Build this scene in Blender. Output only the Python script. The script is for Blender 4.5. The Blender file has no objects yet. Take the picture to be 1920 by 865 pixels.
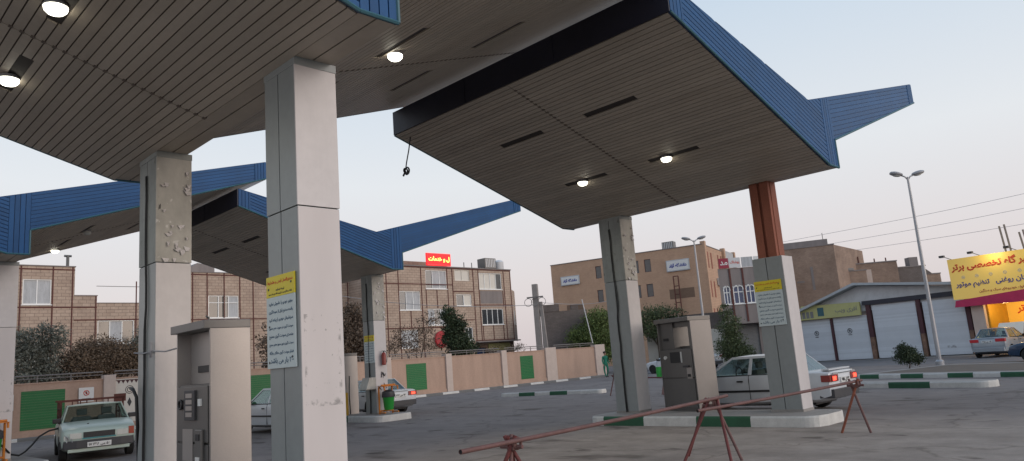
import bpy, bmesh, math, random
from mathutils import Vector, Matrix
rnd = random.Random(7)
S = bpy.context.scene
COL = S.collection
R = math.radians
CAMLOC = (0.0, 0.0, 1.6)
YAW = R(44.604)          # the camera looks this far to the left of +Y

# ------------------------------------------------------------------ materials
M = {}
def nt(name):
    m = bpy.data.materials.new(name); m.use_nodes = True
    t = m.node_tree; t.nodes.clear()
    out = t.nodes.new('ShaderNodeOutputMaterial'); b = t.nodes.new('ShaderNodeBsdfPrincipled')
    t.links.new(b.outputs[0], out.inputs[0]); M[name] = m
    return m, t, b
def N(t, typ, **kw):
    n = t.nodes.new(typ)
    for k, v in kw.items():
        if k.startswith('i_'):
            key = k[2:]; key = int(key) if key.isdigit() else key.replace('_', ' ')
            n.inputs[key].default_value = v
        else: setattr(n, k, v)
    return n
def coords(t, kind='Object', scale=None):
    c = N(t, 'ShaderNodeTexCoord')
    if scale is None: return c.outputs[kind]
    mp = N(t, 'ShaderNodeMapping'); mp.inputs['Scale'].default_value = scale
    t.links.new(c.outputs[kind], mp.inputs[0]); return mp.outputs[0]
def noise(t, vec, scale, detail=5, rough=.6):
    n = N(t, 'ShaderNodeTexNoise'); n.inputs['Scale'].default_value = scale
    n.inputs['Detail'].default_value = detail; n.inputs['Roughness'].default_value = rough
    t.links.new(vec, n.inputs['Vector']); return n.outputs['Fac']
def ramp(t, fac, stops):
    r = N(t, 'ShaderNodeValToRGB'); e = r.color_ramp.elements
    while len(e) < len(stops): e.new(.5)
    for el, (p, c) in zip(e, stops):
        el.position = p; el.color = (*c, 1) if len(c) == 3 else c
    t.links.new(fac, r.inputs[0]); return r.outputs[0]
def mixc(t, fac, a, b, mode='MIX'):
    m = N(t, 'ShaderNodeMix', data_type='RGBA', blend_type=mode)
    for i, v in ((0, fac), (6, a), (7, b)):
        if isinstance(v, (int, float)): m.inputs[i].default_value = v
        elif isinstance(v, (tuple, list)): m.inputs[i].default_value = (*v[:3], 1)
        else: t.links.new(v, m.inputs[i])
    return m.outputs[2]
def bump(t, b, h, dist=.01, strength=.5):
    n = N(t, 'ShaderNodeBump'); n.inputs['Distance'].default_value = dist; n.inputs['Strength'].default_value = strength
    t.links.new(h, n.inputs['Height']); t.links.new(n.outputs[0], b.inputs['Normal'])
def mul(c, k): return tuple(min(1, x * k) for x in c)
def mat(name, c, rough=.6, metal=0., var=.18, scale=3., fine=40., bmp=.15, spec=.5, streak=False):
    m, t, b = nt(name)
    v = coords(t, 'Object', (1, 1, .18) if streak else (1, 1, 1))
    n1 = noise(t, v, scale, 6, .65); n2 = noise(t, coords(t), fine, 3)
    col = ramp(t, n1, [(.3, mul(c, 1 - var)), (.7, mul(c, 1 + var * .6))])
    col = mixc(t, .35, col, ramp(t, n2, [(.35, mul(c, 1 - var)), (.65, mul(c, 1 + var * .5))]))
    t.links.new(col, b.inputs['Base Color'])
    b.inputs['Roughness'].default_value = rough; b.inputs['Metallic'].default_value = metal
    b.inputs['Specular IOR Level'].default_value = spec
    if bmp: bump(t, b, n2, .004, bmp)
    return m
def emis(name, c, s):
    m, t, b = nt(name); b.inputs['Base Color'].default_value = (*mul(c, .6), 1)
    b.inputs['Emission Color'].default_value = (*c, 1); b.inputs['Emission Strength'].default_value = s
    return m
def glassmat(name, tint, tr=.6):
    m = bpy.data.materials.new(name); m.use_nodes = True; t = m.node_tree; t.nodes.clear(); M[name] = m
    o = N(t, 'ShaderNodeOutputMaterial'); mx = N(t, 'ShaderNodeMixShader'); a = N(t, 'ShaderNodeBsdfTransparent'); g = N(t, 'ShaderNodeBsdfGlossy')
    a.inputs[0].default_value = (*tint, 1); g.inputs['Roughness'].default_value = .03; g.inputs[0].default_value = (.85, .9, .95, 1)
    f = N(t, 'ShaderNodeLayerWeight'); f.inputs[0].default_value = .5
    pw = N(t, 'ShaderNodeMath', operation='POWER', i_1=3.5); t.links.new(f.outputs['Facing'], pw.inputs[0])
    sc = N(t, 'ShaderNodeMath', operation='MULTIPLY_ADD', i_1=.6, i_2=.045); t.links.new(pw.outputs[0], sc.inputs[0]); t.links.new(sc.outputs[0], mx.inputs[0]); t.links.new(a.outputs[0], mx.inputs[1]); t.links.new(g.outputs[0], mx.inputs[2]); t.links.new(mx.outputs[0], o.inputs[0])
    return m
def brickmat(name, c1, c2, mortar, bw=.22, bh=.075, ms=.008, rot=(math.pi / 2, 0, 0), dirty=.5):
    m, t, b = nt(name)
    c = N(t, 'ShaderNodeTexCoord'); mp = N(t, 'ShaderNodeMapping'); mp.inputs['Rotation'].default_value = rot
    t.links.new(c.outputs['Object'], mp.inputs[0])
    k = N(t, 'ShaderNodeTexBrick'); t.links.new(mp.outputs[0], k.inputs['Vector'])
    k.inputs['Scale'].default_value = 1; k.inputs['Brick Width'].default_value = bw; k.inputs['Row Height'].default_value = bh
    k.inputs['Mortar Size'].default_value = ms; k.inputs['Color1'].default_value = (*c1, 1); k.inputs['Color2'].default_value = (*c2, 1); k.inputs['Mortar'].default_value = (*mortar, 1)
    k.inputs['Mortar Smooth'].default_value = .3
    n1 = noise(t, c.outputs['Object'], .8, 8, .7); n2 = noise(t, c.outputs['Object'], 14, 4)
    col = mixc(t, dirty, k.outputs['Color'], ramp(t, n1, [(.3, (.55, .5, .48)), (.65, (1.1, 1.08, 1.05))]), 'MULTIPLY')
    col = mixc(t, .3, col, ramp(t, n2, [(.3, (.5, .5, .5)), (.7, (1.15, 1.1, 1.1))]), 'MULTIPLY')
    t.links.new(col, b.inputs['Base Color']); b.inputs['Roughness'].default_value = .9
    bump(t, b, k.outputs['Fac'], -.01, .6)
    return m

# ground: worn asphalt with a dustier, browner concrete apron near the dispensers
m, t, b = nt('asphalt')
v = coords(t); big = noise(t, v, .12, 5, .6); mid = noise(t, v, 1.3, 6, .7); fine = noise(t, v, 90, 2)
base = ramp(t, big, [(.35, (.182, .16, .15)), (.65, (.235, .208, .194))])
sx = N(t, 'ShaderNodeSeparateXYZ'); t.links.new(v, sx.inputs[0])
d1 = N(t, 'ShaderNodeMath', operation='MULTIPLY', i_1=-1.0); t.links.new(sx.outputs[0], d1.inputs[0])
d5 = N(t, 'ShaderNodeMath', operation='SUBTRACT', i_1=3.5); t.links.new(sx.outputs[1], d5.inputs[0])
d2 = N(t, 'ShaderNodeMath', operation='MAXIMUM'); t.links.new(d5.outputs[0], d2.inputs[0]); t.links.new(d1.outputs[0], d2.inputs[1])
d3 = N(t, 'ShaderNodeMath', operation='MULTIPLY_ADD', i_1=4.0, i_2=-2.0); t.links.new(big, d3.inputs[0])
d4 = N(t, 'ShaderNodeMath', operation='ADD'); t.links.new(d2.outputs[0], d4.inputs[0]); t.links.new(d3.outputs[0], d4.inputs[1])
mr = N(t, 'ShaderNodeMapRange'); mr.inputs[1].default_value = 9.5; mr.inputs[2].default_value = 13.; t.links.new(d4.outputs[0], mr.inputs[0])
apron = ramp(t, mid, [(.3, (.29, .246, .212)), (.7, (.36, .308, .266))])
col = mixc(t, mr.outputs[0], apron, base)
col = mixc(t, .5, col, ramp(t, mid, [(.35, (.75, .75, .75)), (.62, (1.1, 1.1, 1.1))]), 'MULTIPLY')
stain = noise(t, coords(t, 'Object', (.5, 1.1, 1)), .9, 3, .5)
col = mixc(t, 1., col, ramp(t, stain, [(.3, (.55, .53, .51)), (.40, (1, 1, 1))]), 'MULTIPLY')
oil = noise(t, coords(t, 'Object', (.8, 1.2, 1)), 1.7, 2, .4)
col = mixc(t, 1., col, ramp(t, oil, [(.27, (.5, .48, .47)), (.35, (1, 1, 1))]), 'MULTIPLY')
trk = noise(t, coords(t, 'Object', (.10, 1.9, 1)), 1.0, 4, .6)
col = mixc(t, .35, col, ramp(t, trk, [(.36, (.8, .79, .79)), (.5, (1, 1, 1)), (.66, (1.06, 1.06, 1.05))]), 'MULTIPLY')
vor = N(t, 'ShaderNodeTexVoronoi', feature='DISTANCE_TO_EDGE'); vor.inputs['Scale'].default_value = .32
wv = N(t, 'ShaderNodeVectorMath', operation='MULTIPLY_ADD'); nz = N(t, 'ShaderNodeTexNoise'); nz.inputs['Scale'].default_value = 1.2; nz.inputs['Detail'].default_value = 6
t.links.new(v, nz.inputs['Vector']); t.links.new(nz.outputs['Color'], wv.inputs[0]); wv.inputs[1].default_value = (1.3, 1.3, 0); t.links.new(v, wv.inputs[2]); t.links.new(wv.outputs[0], vor.inputs['Vector'])
col = mixc(t, 1., col, ramp(t, vor.outputs['Distance'], [(.0, (.72, .71, .7)), (.012, (1, 1, 1))]), 'MULTIPLY')
col = mixc(t, .5, col, ramp(t, fine, [(.3, (.6, .6, .6)), (.7, (1.35, 1.35, 1.35))]), 'MULTIPLY')
t.links.new(col, b.inputs['Base Color']); b.inputs['Roughness'].default_value = .9; b.inputs['Specular IOR Level'].default_value = .2
bump(t, b, fine, .006, .5)

mat('road', (.13, .124, .126), .8, var=.25, scale=.6, fine=70, bmp=.4)
mat('pavement', (.2, .19, .18), .85, var=.2, scale=.8, fine=30)
mat('soil', (.12, .095, .075), .95, var=.3, scale=2)
mat('concrete', (.3, .28, .26), .85, var=.22, scale=1.5, fine=30)
mat('kerb_white', (.62, .605, .57), .75, var=.2, scale=5, fine=60, bmp=.3)
mat('kerb_green', (.018, .1, .045), .6, var=.3, scale=5, fine=60, bmp=.3)
mat('kerb_grey', (.16, .16, .155), .85, var=.25, scale=4)
mat('slat', (.43, .37, .30), .5, var=.12, scale=.7, fine=12, bmp=0)
mat('slat_gap', (.13, .105, .085), .9, bmp=0)
mat('edge_pale', (.72, .66, .62), .5, bmp=0)
mat('recess', (.04, .032, .028), .8)
mat('roof_sheet', (.42, .45, .47), .5)
mat('blue', (.009, .078, .215), .45, var=.14, scale=1.2, fine=20, bmp=.05, spec=.22)
mat('blue_back', (.006, .035, .12), .6, bmp=0)
mat('teal_trim', (.035, .12, .15), .45, var=.2)
mat('navy', (.018, .019, .036), .55, var=.4, scale=1.0)
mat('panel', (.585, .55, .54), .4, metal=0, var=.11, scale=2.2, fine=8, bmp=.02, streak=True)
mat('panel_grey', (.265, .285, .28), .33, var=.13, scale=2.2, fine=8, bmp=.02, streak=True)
mat('seam', (.11, .11, .105), .9, bmp=0)
mat('rust_red', (.27, .085, .048), .7, var=.35, scale=4, fine=30, streak=True)
mat('rust_beam', (.11, .035, .028), .8, var=.3, scale=4)
mat('barrier_red', (.15, .035, .032), .65, var=.45, scale=9, fine=50)
mat('barrier_pink', (.155, .075, .068), .65, var=.35, scale=7, fine=50)
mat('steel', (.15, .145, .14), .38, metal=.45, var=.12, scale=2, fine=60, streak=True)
mat('steel_pale_shaded', (.22, .21, .205), .36, metal=.4, var=.1, scale=2, fine=60)  # side steel darkened: shade on the open dispenser is put into its colour
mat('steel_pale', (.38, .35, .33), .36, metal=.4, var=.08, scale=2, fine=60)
mat('black', (.02, .02, .022), .5, var=.2)
mat('rubber', (.018, .018, .018), .85, var=.3, bmp=.2)
mat('dark_plastic', (.045, .045, .05), .5)
mat('rim', (.3, .3, .31), .4, metal=.7)
mat('upvc', (.78, .78, .76), .4, var=.05, bmp=0)
mat('curtain', (.46, .47, .48), .8, var=.3, scale=6, streak=True)
mat('cream_board', (.66, .62, .55), .6, var=.08)
mat('pane_dark', (.05, .055, .06), .08, var=.3, scale=2, bmp=0, spec=.9)
mat('pane_blue', (.02, .05, .14), .1, var=.3, scale=2, bmp=0, spec=.9)
mat('wall_peach', (.46, .315, .24), .85, var=.2, scale=1.6, fine=12, streak=True)
mat('pillar_stone', (.56, .46, .40), .8, var=.12, scale=3)
mat('green_panel', (.01, .15, .04), .55, var=.15, scale=3)
mat('rail', (.2, .18, .17), .6)
mat('sign_white', (.7, .7, .68), .5, var=.06, bmp=0)
mat('board_pale', (.55, .62, .62), .45, var=.05, bmp=0)
mat('board_yellow', (.72, .58, .02), .45, var=.06, bmp=0)
mat('ink_blue', (.03, .09, .16), .5, bmp=0)
mat('ink_red', (.6, .05, .02), .5, bmp=0)
mat('ink_dark', (.03, .03, .035), .5, bmp=0)
mat('ink_navy', (.03, .05, .3), .5, bmp=0)
mat('ink_maroon', (.3, .02, .05), .5, bmp=0)
mat('mint', (.42, .5, .44), .3, var=.06, scale=2, bmp=0)
mat('car_white', (.58, .60, .62), .22, var=.04, bmp=0)
mat('car_silver', (.42, .46, .5), .25, metal=.35, var=.04, bmp=0)
mat('car_grey', (.31, .35, .39), .28, metal=.4, var=.04, bmp=0)
mat('car_blue', (.02, .045, .09), .2, bmp=0)
mat('teal_stripe', (.04, .25, .28), .4, bmp=0)
mat('lamp_amber', (.35, .05, .02), .3, bmp=0)
mat('lamp_clear', (.6, .6, .55), .2, bmp=0)
mat('seat_cloth', (.15, .16, .155), .9)
mat('yellow_paint', (.55, .32, .03), .5, var=.2)
mat('orange_paint', (.62, .2, .02), .5, var=.15)
mat('green_plastic', (.03, .33, .05), .45, var=.1)
mat('red_gloss', (.28, .04, .03), .3)
mat('lamp_metal', (.42, .42, .43), .4, metal=.3)
mat('lamp_grey', (.3, .3, .31), .35)
mat('wire_grey', (.3, .3, .32), .6)
mat('pole_concrete', (.3, .27, .25), .9)
mat('awning', (.58, .59, .61), .6)
mat('shutter', (.6, .635, .68), .45, var=.06, scale=1.5, fine=20, bmp=.02)
mat('shutter_grey', (.2, .2, .2), .6)
mat('slab_grey', (.24, .21, .2), .85, var=.25, scale=2, streak=True)
mat('lintel', (.03, .03, .045), .6)
mat('lime_sign', (.47, .46, .2), .5, var=.1)
mat('maroon', (.07, .022, .03), .6, var=.3)
mat('post_worn', (.22, .13, .09), .8, var=.6, scale=2.5, fine=9)
mat('sign_grey', (.46, .48, .50), .5)
mat('hose_black', (.02, .02, .02), .6)
mat('skin', (.35, .2, .14), .6, bmp=0)
mat('hair', (.02, .015, .012), .8)
mat('overall_green', (.01, .16, .1), .8)
mat('cloth_dark', (.03, .035, .05), .9)
mat('bark', (.12, .09, .07), .95, var=.3, scale=8)
mat('tank_white', (.6, .6, .6), .5, var=.1)
mat('patch_brown', (.2, .13, .09), .9)
mat('magenta', (.5, .02, .1), .5)
emis('tail_lit', (1, .06, .03), 3.2)
emis('tail_dim', (.5, .02, .03), .12)
emis('lamp_lit', (1, .96, .8), 5)
emis('neon_text', (1, .62, .12), 3.2)
emis('neon_back', (1, .012, .02), .85)
emis('neon_rim', (1, .05, .05), 2.2)
m_ = emis('sign_lamplight_glow', (.9, .58, .12), .22); m_.node_tree.nodes['Principled BSDF'].inputs['Base Color'].default_value = (.7, .5, .14, 1)  # faint emission on the yellow board stands in for its spotlights' light
emis('interior_lit', (.95, .5, .06), .5)
glassmat('car_glass', (.74, .8, .79))
brickmat('brick_buff', (.52, .41, .325), (.455, .35, .275), (.27, .205, .17), bw=.45, bh=.2, ms=.014)
brickmat('brick_tan', (.57, .375, .255), (.53, .345, .232), (.47, .31, .215), bw=.3, bh=.1, ms=.006, dirty=.3)
brickmat('brick_old', (.38, .28, .215), (.33, .24, .185), (.25, .185, .15), bw=.24, bh=.09, ms=.01, dirty=.8)
brickmat('brick_dark', (.19, .16, .148), (.16, .138, .125), (.13, .115, .105), bw=.3, bh=.12, ms=.01)
# aged cladding: grey-cream with darker scuffs and exposed patches
def aged(name, c, under):
    m, t, b = nt(name); v = coords(t)
    n1 = noise(t, coords(t, 'Object', (1, 1, .5)), 3.2, 6, .7); n2 = noise(t, v, 9, 5, .6); n3 = noise(t, coords(t, 'Object', (2.5, 2.5, .8)), 6, 3, .5)
    col = ramp(t, n1, [(.3, mul(c, .72)), (.7, mul(c, 1.08))])
    col = mixc(t, ramp(t, n2, [(.62, (0, 0, 0)), (.66, (1, 1, 1))]), col, under)
    col = mixc(t, ramp(t, n3, [(.71, (0, 0, 0)), (.73, (1, 1, 1))]), col, (.08, .075, .065))
    t.links.new(col, b.inputs['Base Color']); b.inputs['Roughness'].default_value = .6; bump(t, b, n2, .002, .3)
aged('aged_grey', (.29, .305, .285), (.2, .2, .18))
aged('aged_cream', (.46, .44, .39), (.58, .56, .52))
# lower column face with the residue of a removed notice
m, t, b = nt('panel_stained'); v = coords(t)
n1 = noise(t, v, 7, 6, .7); n2 = noise(t, coords(t, 'Object', (1, 1, .3)), 1.2, 4)
sx = N(t, 'ShaderNodeSeparateXYZ'); t.links.new(v, sx.inputs[0])
def band(axis, c, w):
    a = N(t, 'ShaderNodeMath', operation='SUBTRACT', i_1=c); t.links.new(sx.outputs[axis], a.inputs[0])
    a2 = N(t, 'ShaderNodeMath', operation='ABSOLUTE'); t.links.new(a.outputs[0], a2.inputs[0])
    return a2.outputs[0]
dy = band(1, .235, 0); dz = band(2, 1.75, 0)
s1 = N(t, 'ShaderNodeMath', operation='DIVIDE', i_1=.19); t.links.new(dy, s1.inputs[0])
s2 = N(t, 'ShaderNodeMath', operation='DIVIDE', i_1=.42); t.links.new(dz, s2.inputs[0])
mx = N(t, 'ShaderNodeMath', operation='MAXIMUM'); t.links.new(s1.outputs[0], mx.inputs[0]); t.links.new(s2.outputs[0], mx.inputs[1])
edge = ramp(t, mx.outputs[0], [(.86, (0, 0, 0)), (.97, (1, 1, 1)), (1.0, (1, 1, 1))])
r2 = N(t, 'ShaderNodeMath', operation='LESS_THAN', i_1=1.06); t.links.new(mx.outputs[0], r2.inputs[0])
e2 = mixc(t, 1., edge, r2.outputs[0], 'MULTIPLY')
blot = ramp(t, n1, [(.5, (0, 0, 0)), (.6, (1, 1, 1))])
e3 = mixc(t, 1., e2, blot, 'MULTIPLY')
inner = mixc(t, 1., ramp(t, noise(t, v, 16, 3), [(.66, (0, 0, 0)), (.7, (1, 1, 1))]), r2.outputs[0], 'MULTIPLY')
cc = ramp(t, n2, [(.3, (.54, .495, .48)), (.7, (.62, .57, .555))])
cc = mixc(t, inner, cc, (.32, .3, .28)); cc = mixc(t, e3, cc, (.3, .28, .27))
t.links.new(cc, b.inputs['Base Color']); b.inputs['Roughness'].default_value = .45
# board-to-board tone differences
for nm_, lo_ in (('slat', .88), ('blue', .86), ('shutter', .93), ('green_panel', .92)):
    t = M[nm_].node_tree; b = t.nodes['Principled BSDF']; src = b.inputs['Base Color'].links[0].from_socket
    gi = N(t, 'ShaderNodeNewGeometry'); st = noise(t, coords(t, 'Object', (.35, 1.4, 1.4)), 1.1, 5, .6)
    c_ = mixc(t, 1., src, ramp(t, gi.outputs['Random Per Island'], [(0, (lo_, lo_, lo_)), (1, (1.06, 1.06, 1.06))]), 'MULTIPLY')
    c_ = mixc(t, {'slat': .38, 'blue': .25}.get(nm_, .06), c_, ramp(t, st, [(.32, (.64, .58, .52)), (.5, (1, 1, 1))]), 'MULTIPLY')
    t.links.new(c_, b.inputs['Base Color'])
# foliage
def leafmat(name, c1, c2):
    m, t, b = nt(name); i = N(t, 'ShaderNodeNewGeometry')
    n = noise(t, coords(t), 1.1, 3)
    col = ramp(t, i.outputs['Random Per Island'], [(0, c1), (1, c2)])
    col = mixc(t, .6, col, ramp(t, n, [(.35, (.55, .55, .55)), (.65, (1.3, 1.3, 1.25))]), 'MULTIPLY')
    t.links.new(col, b.inputs['Base Color']); b.inputs['Roughness'].default_value = .75
leafmat('leaf_green', (.05, .07, .03), (.12, .15, .06))
leafmat('leaf_bright', (.07, .105, .025), (.16, .21, .06))
leafmat('leaf_dark', (.02, .035, .015), (.05, .075, .03))
leafmat('leaf_olive', (.10, .105, .083), (.22, .225, .185))
leafmat('leaf_brown', (.12, .08, .052), (.23, .165, .11))
leafmat('leaf_rusty', (.09, .065, .045), (.17, .12, .085))

# ------------------------------------------------------------------ mesh helpers
class MB:
    """collects shapes, becomes one mesh object"""
    def __init__(s): s.v = []; s.f = []; s.mi = []; s.cur = 0
    def add(s, vs, fs, mi=None):
        o = len(s.v); s.v += [tuple(v) for v in vs]; s.f += [tuple(i + o for i in f) for f in fs]
        s.mi += [s.cur if mi is None else mi] * len(fs); return s
    def box(s, x0, x1, y0, y1, z0, z1, mi=None):
        return s.add([(x0, y0, z0), (x1, y0, z0), (x1, y1, z0), (x0, y1, z0), (x0, y0, z1), (x1, y0, z1), (x1, y1, z1), (x0, y1, z1)],
                     [(0, 3, 2, 1), (4, 5, 6, 7), (0, 1, 5, 4), (1, 2, 6, 5), (2, 3, 7, 6), (3, 0, 4, 7)], mi)
    def prism(s, poly, vec, mi=None):
        """closed solid: polygon (list of 3D points) pushed along vec"""
        n = len(poly); vec = Vector(vec); a = [Vector(p) for p in poly]; b = [p + vec for p in a]
        return s.add(a + b, [tuple(range(n)), tuple(range(2 * n - 1, n - 1, -1))] + [(i, i + n, (i + 1) % n + n, (i + 1) % n) for i in range(n)], mi)
    def tube(s, pts, r, n=8, mi=None, caps=True):
        pts = [Vector(p) for p in pts]; rs = r if isinstance(r, (list, tuple)) else [r] * len(pts)
        vs = []; up = None
        for i, p in enumerate(pts):
            d = (pts[min(i + 1, len(pts) - 1)] - pts[max(i - 1, 0)]).normalized()
            if up is None: up = Vector((0, 0, 1)) if abs(d.z) < .9 else Vector((1, 0, 0))
            a = d.cross(up).normalized(); bb = d.cross(a).normalized(); up = -bb if False else up
            for k in range(n):
                q = 2 * math.pi * k / n; vs.append(p + (a * math.cos(q) + bb * math.sin(q)) * rs[i])
        fs = [(i * n + k, i * n + (k + 1) % n, (i + 1) * n + (k + 1) % n, (i + 1) * n + k) for i in range(len(pts) - 1) for k in range(n)]
        if caps: fs += [tuple(range(n - 1, -1, -1)), tuple((len(pts) - 1) * n + k for k in range(n))]
        return s.add(vs, fs, mi)
    def ring(s, c, R_, r, axis='z', n=20, m=8, mi=None):
        vs = []
        for i in range(n):
            a = 2 * math.pi * i / n
            for j in range(m):
                b_ = 2 * math.pi * j / m; rr = R_ + r * math.cos(b_); p = (rr * math.cos(a), rr * math.sin(a), r * math.sin(b_))
                if axis == 'y': p = (p[0], p[2], p[1])
                if axis == 'x': p = (p[2], p[0], p[1])
                vs.append(Vector(p) + Vector(c))
        return s.add(vs, [(i * m + j, ((i + 1) % n) * m + j, ((i + 1) % n) * m + (j + 1) % m, i * m + (j + 1) % m) for i in range(n) for j in range(m)], mi)
    def lathe(s, prof, c=(0, 0, 0), axis='z', n=20, mi=None):
        vs = []
        for (r, h) in prof:
            for k in range(n):
                a = 2 * math.pi * k / n; p = (r * math.cos(a), r * math.sin(a), h)
                if axis == 'y': p = (p[0], p[2], p[1])
                if axis == 'x': p = (p[2], p[0], p[1])
                vs.append(Vector(p) + Vector(c))
        L = len(prof)
        fs = [(i * n + k, i * n + (k + 1) % n, (i + 1) * n + (k + 1) % n, (i + 1) * n + k) for i in range(L - 1) for k in range(n)]
        fs += [tuple(range(n - 1, -1, -1)), tuple((L - 1) * n + k for k in range(n))]
        return s.add(vs, fs, mi)
    def build(s, name, mats, parent=None, loc=None, rz=0, smooth=None, bevel=0):
        me = bpy.data.meshes.new(name); me.from_pydata(s.v, [], s.f)
        mats = mats if isinstance(mats, (list, tuple)) else [mats]
        for k in mats: me.materials.append(M[k])
        if len(mats) > 1:
            for p, i in zip(me.polygons, s.mi): p.material_index = i
        bm = bmesh.new(); bm.from_mesh(me)
        if bevel:
            bmesh.ops.remove_doubles(bm, verts=bm.verts, dist=1e-5)
            es = [e for e in bm.edges if len(e.link_faces) == 2 and e.calc_face_angle(0) > .6]
            bmesh.ops.bevel(bm, geom=es, offset=bevel, segments=2, affect='EDGES', profile=.6)
        bmesh.ops.recalc_face_normals(bm, faces=bm.faces); bm.to_mesh(me); bm.free()
        o = bpy.data.objects.new(name, me); COL.objects.link(o)
        if parent is not None: o.parent = parent
        if loc is not None: o.location = loc
        if rz: o.rotation_euler.z = rz
        if smooth: me.shade_smooth(); 
        if smooth and smooth is not True: 
            try: me.set_sharp_from_angle(angle=R(smooth))
            except Exception: pass
        return o
def tag(o, label=None, cat=None, group=None, kind=None):
    for k, v in (('label', label), ('category', cat), ('group', group), ('kind', kind)):
        if v: o[k] = v
    return o
def thing(name, label, cat, loc=(0, 0, 0), rz=0, group=None):
    o = bpy.data.objects.new(name, None); COL.objects.link(o); o.location = loc; o.rotation_euler.z = rz; o.empty_display_size = .2
    return tag(o, label, cat, group)
KIDS = {}
def copy_tree(o, parent=None):
    c = o.copy(); COL.objects.link(c)
    if parent is not None: c.parent = parent
    for ch in [x for x in COL.objects if x.parent == o]: copy_tree(ch, c)
    return c
def clip(poly, nx, ny, d):
    """keep the side nx*x+ny*y<=d of a 2D polygon"""
    out = []
    for i in range(len(poly)):
        a = poly[i]; c = poly[(i + 1) % len(poly)]; fa = nx * a[0] + ny * a[1] - d; fc = nx * c[0] + ny * c[1] - d
        if fa <= 0: out.append(a)
        if (fa < 0 < fc) or (fc < 0 < fa):
            k = fa / (fa - fc); out.append((a[0] + (c[0] - a[0]) * k, a[1] + (c[1] - a[1]) * k))
    return out
def clad(mb, poly, ang, pitch, gap, thick, f, mi=0, off=0.):
    """cut a convex 2D polygon into parallel boards; f maps (a, b, depth) to 3D"""
    nx, ny = -math.sin(ang), math.cos(ang); ds = [nx * p[0] + ny * p[1] for p in poly]
    k0 = math.floor((min(ds) - off) / pitch); k1 = math.ceil((max(ds) - off) / pitch)
    for k in range(k0, k1 + 1):
        lo = off + k * pitch + gap / 2; hi = off + (k + 1) * pitch - gap / 2
        q = clip(clip(poly, nx, ny, hi), -nx, -ny, -lo)
        if len(q) < 3: continue
        n = len(q); a = [f(x, y, thick) for x, y in q]; c = [f(x, y, 0) for x, y in q]
        mb.add(a + c, [tuple(range(n)), tuple(range(2 * n - 1, n - 1, -1))] + [(i, i + n, (i + 1) % n + n, (i + 1) % n) for i in range(n)], mi)

# ------------------------------------------------------------------ Persian lettering (joined forms, laid out right to left)
AF = {'ا': 'FE8D FE8E', 'آ': 'FE81 FE82', 'ب': 'FE8F FE90 FE91 FE92', 'پ': 'FB56 FB57 FB58 FB59', 'ت': 'FE95 FE96 FE97 FE98', 'ث': 'FE99 FE9A FE9B FE9C',
      'ج': 'FE9D FE9E FE9F FEA0', 'چ': 'FB7A FB7B FB7C FB7D', 'ح': 'FEA1 FEA2 FEA3 FEA4', 'خ': 'FEA5 FEA6 FEA7 FEA8', 'د': 'FEA9 FEAA', 'ذ': 'FEAB FEAC',
      'ر': 'FEAD FEAE', 'ز': 'FEAF FEB0', 'ژ': 'FB8A FB8B', 'س': 'FEB1 FEB2 FEB3 FEB4', 'ش': 'FEB5 FEB6 FEB7 FEB8', 'ص': 'FEB9 FEBA FEBB FEBC',
      'ض': 'FEBD FEBE FEBF FEC0', 'ط': 'FEC1 FEC2 FEC3 FEC4', 'ظ': 'FEC5 FEC6 FEC7 FEC8', 'ع': 'FEC9 FECA FECB FECC', 'غ': 'FECD FECE FECF FED0',
      'ف': 'FED1 FED2 FED3 FED4', 'ق': 'FED5 FED6 FED7 FED8', 'ک': 'FB8E FB8F FB90 FB91', 'گ': 'FB92 FB93 FB94 FB95', 'ل': 'FEDD FEDE FEDF FEE0',
      'م': 'FEE1 FEE2 FEE3 FEE4', 'ن': 'FEE5 FEE6 FEE7 FEE8', 'و': 'FEED FEEE', 'ه': 'FEE9 FEEA FEEB FEEC', 'ی': 'FBFC FBFD FBFE FBFF'}
AF = {k: [chr(int(x, 16)) for x in v.split()] for k, v in AF.items()}
def shape(s):
    out = []
    for i, ch in enumerate(s):
        if ch not in AF: out.append(ch); continue
        prev = i > 0 and s[i - 1] in AF and len(AF[s[i - 1]]) == 4
        nxt = i + 1 < len(s) and s[i + 1] in AF and len(AF[ch]) == 4
        fm = AF[ch]; out.append(fm[3] if prev and nxt else fm[1] if prev else fm[2] if nxt else fm[0])
    res = []; i = 0
    while i < len(out):                                      # digits keep their own order
        if out[i] in '۰۱۲۳۴۵۶۷۸۹':
            j = i
            while j < len(out) and out[j] in '۰۱۲۳۴۵۶۷۸۹': j += 1
            res += out[i:j][::-1]; i = j
        else: res.append(out[i]); i += 1
    return ''.join(res[::-1])
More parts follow.
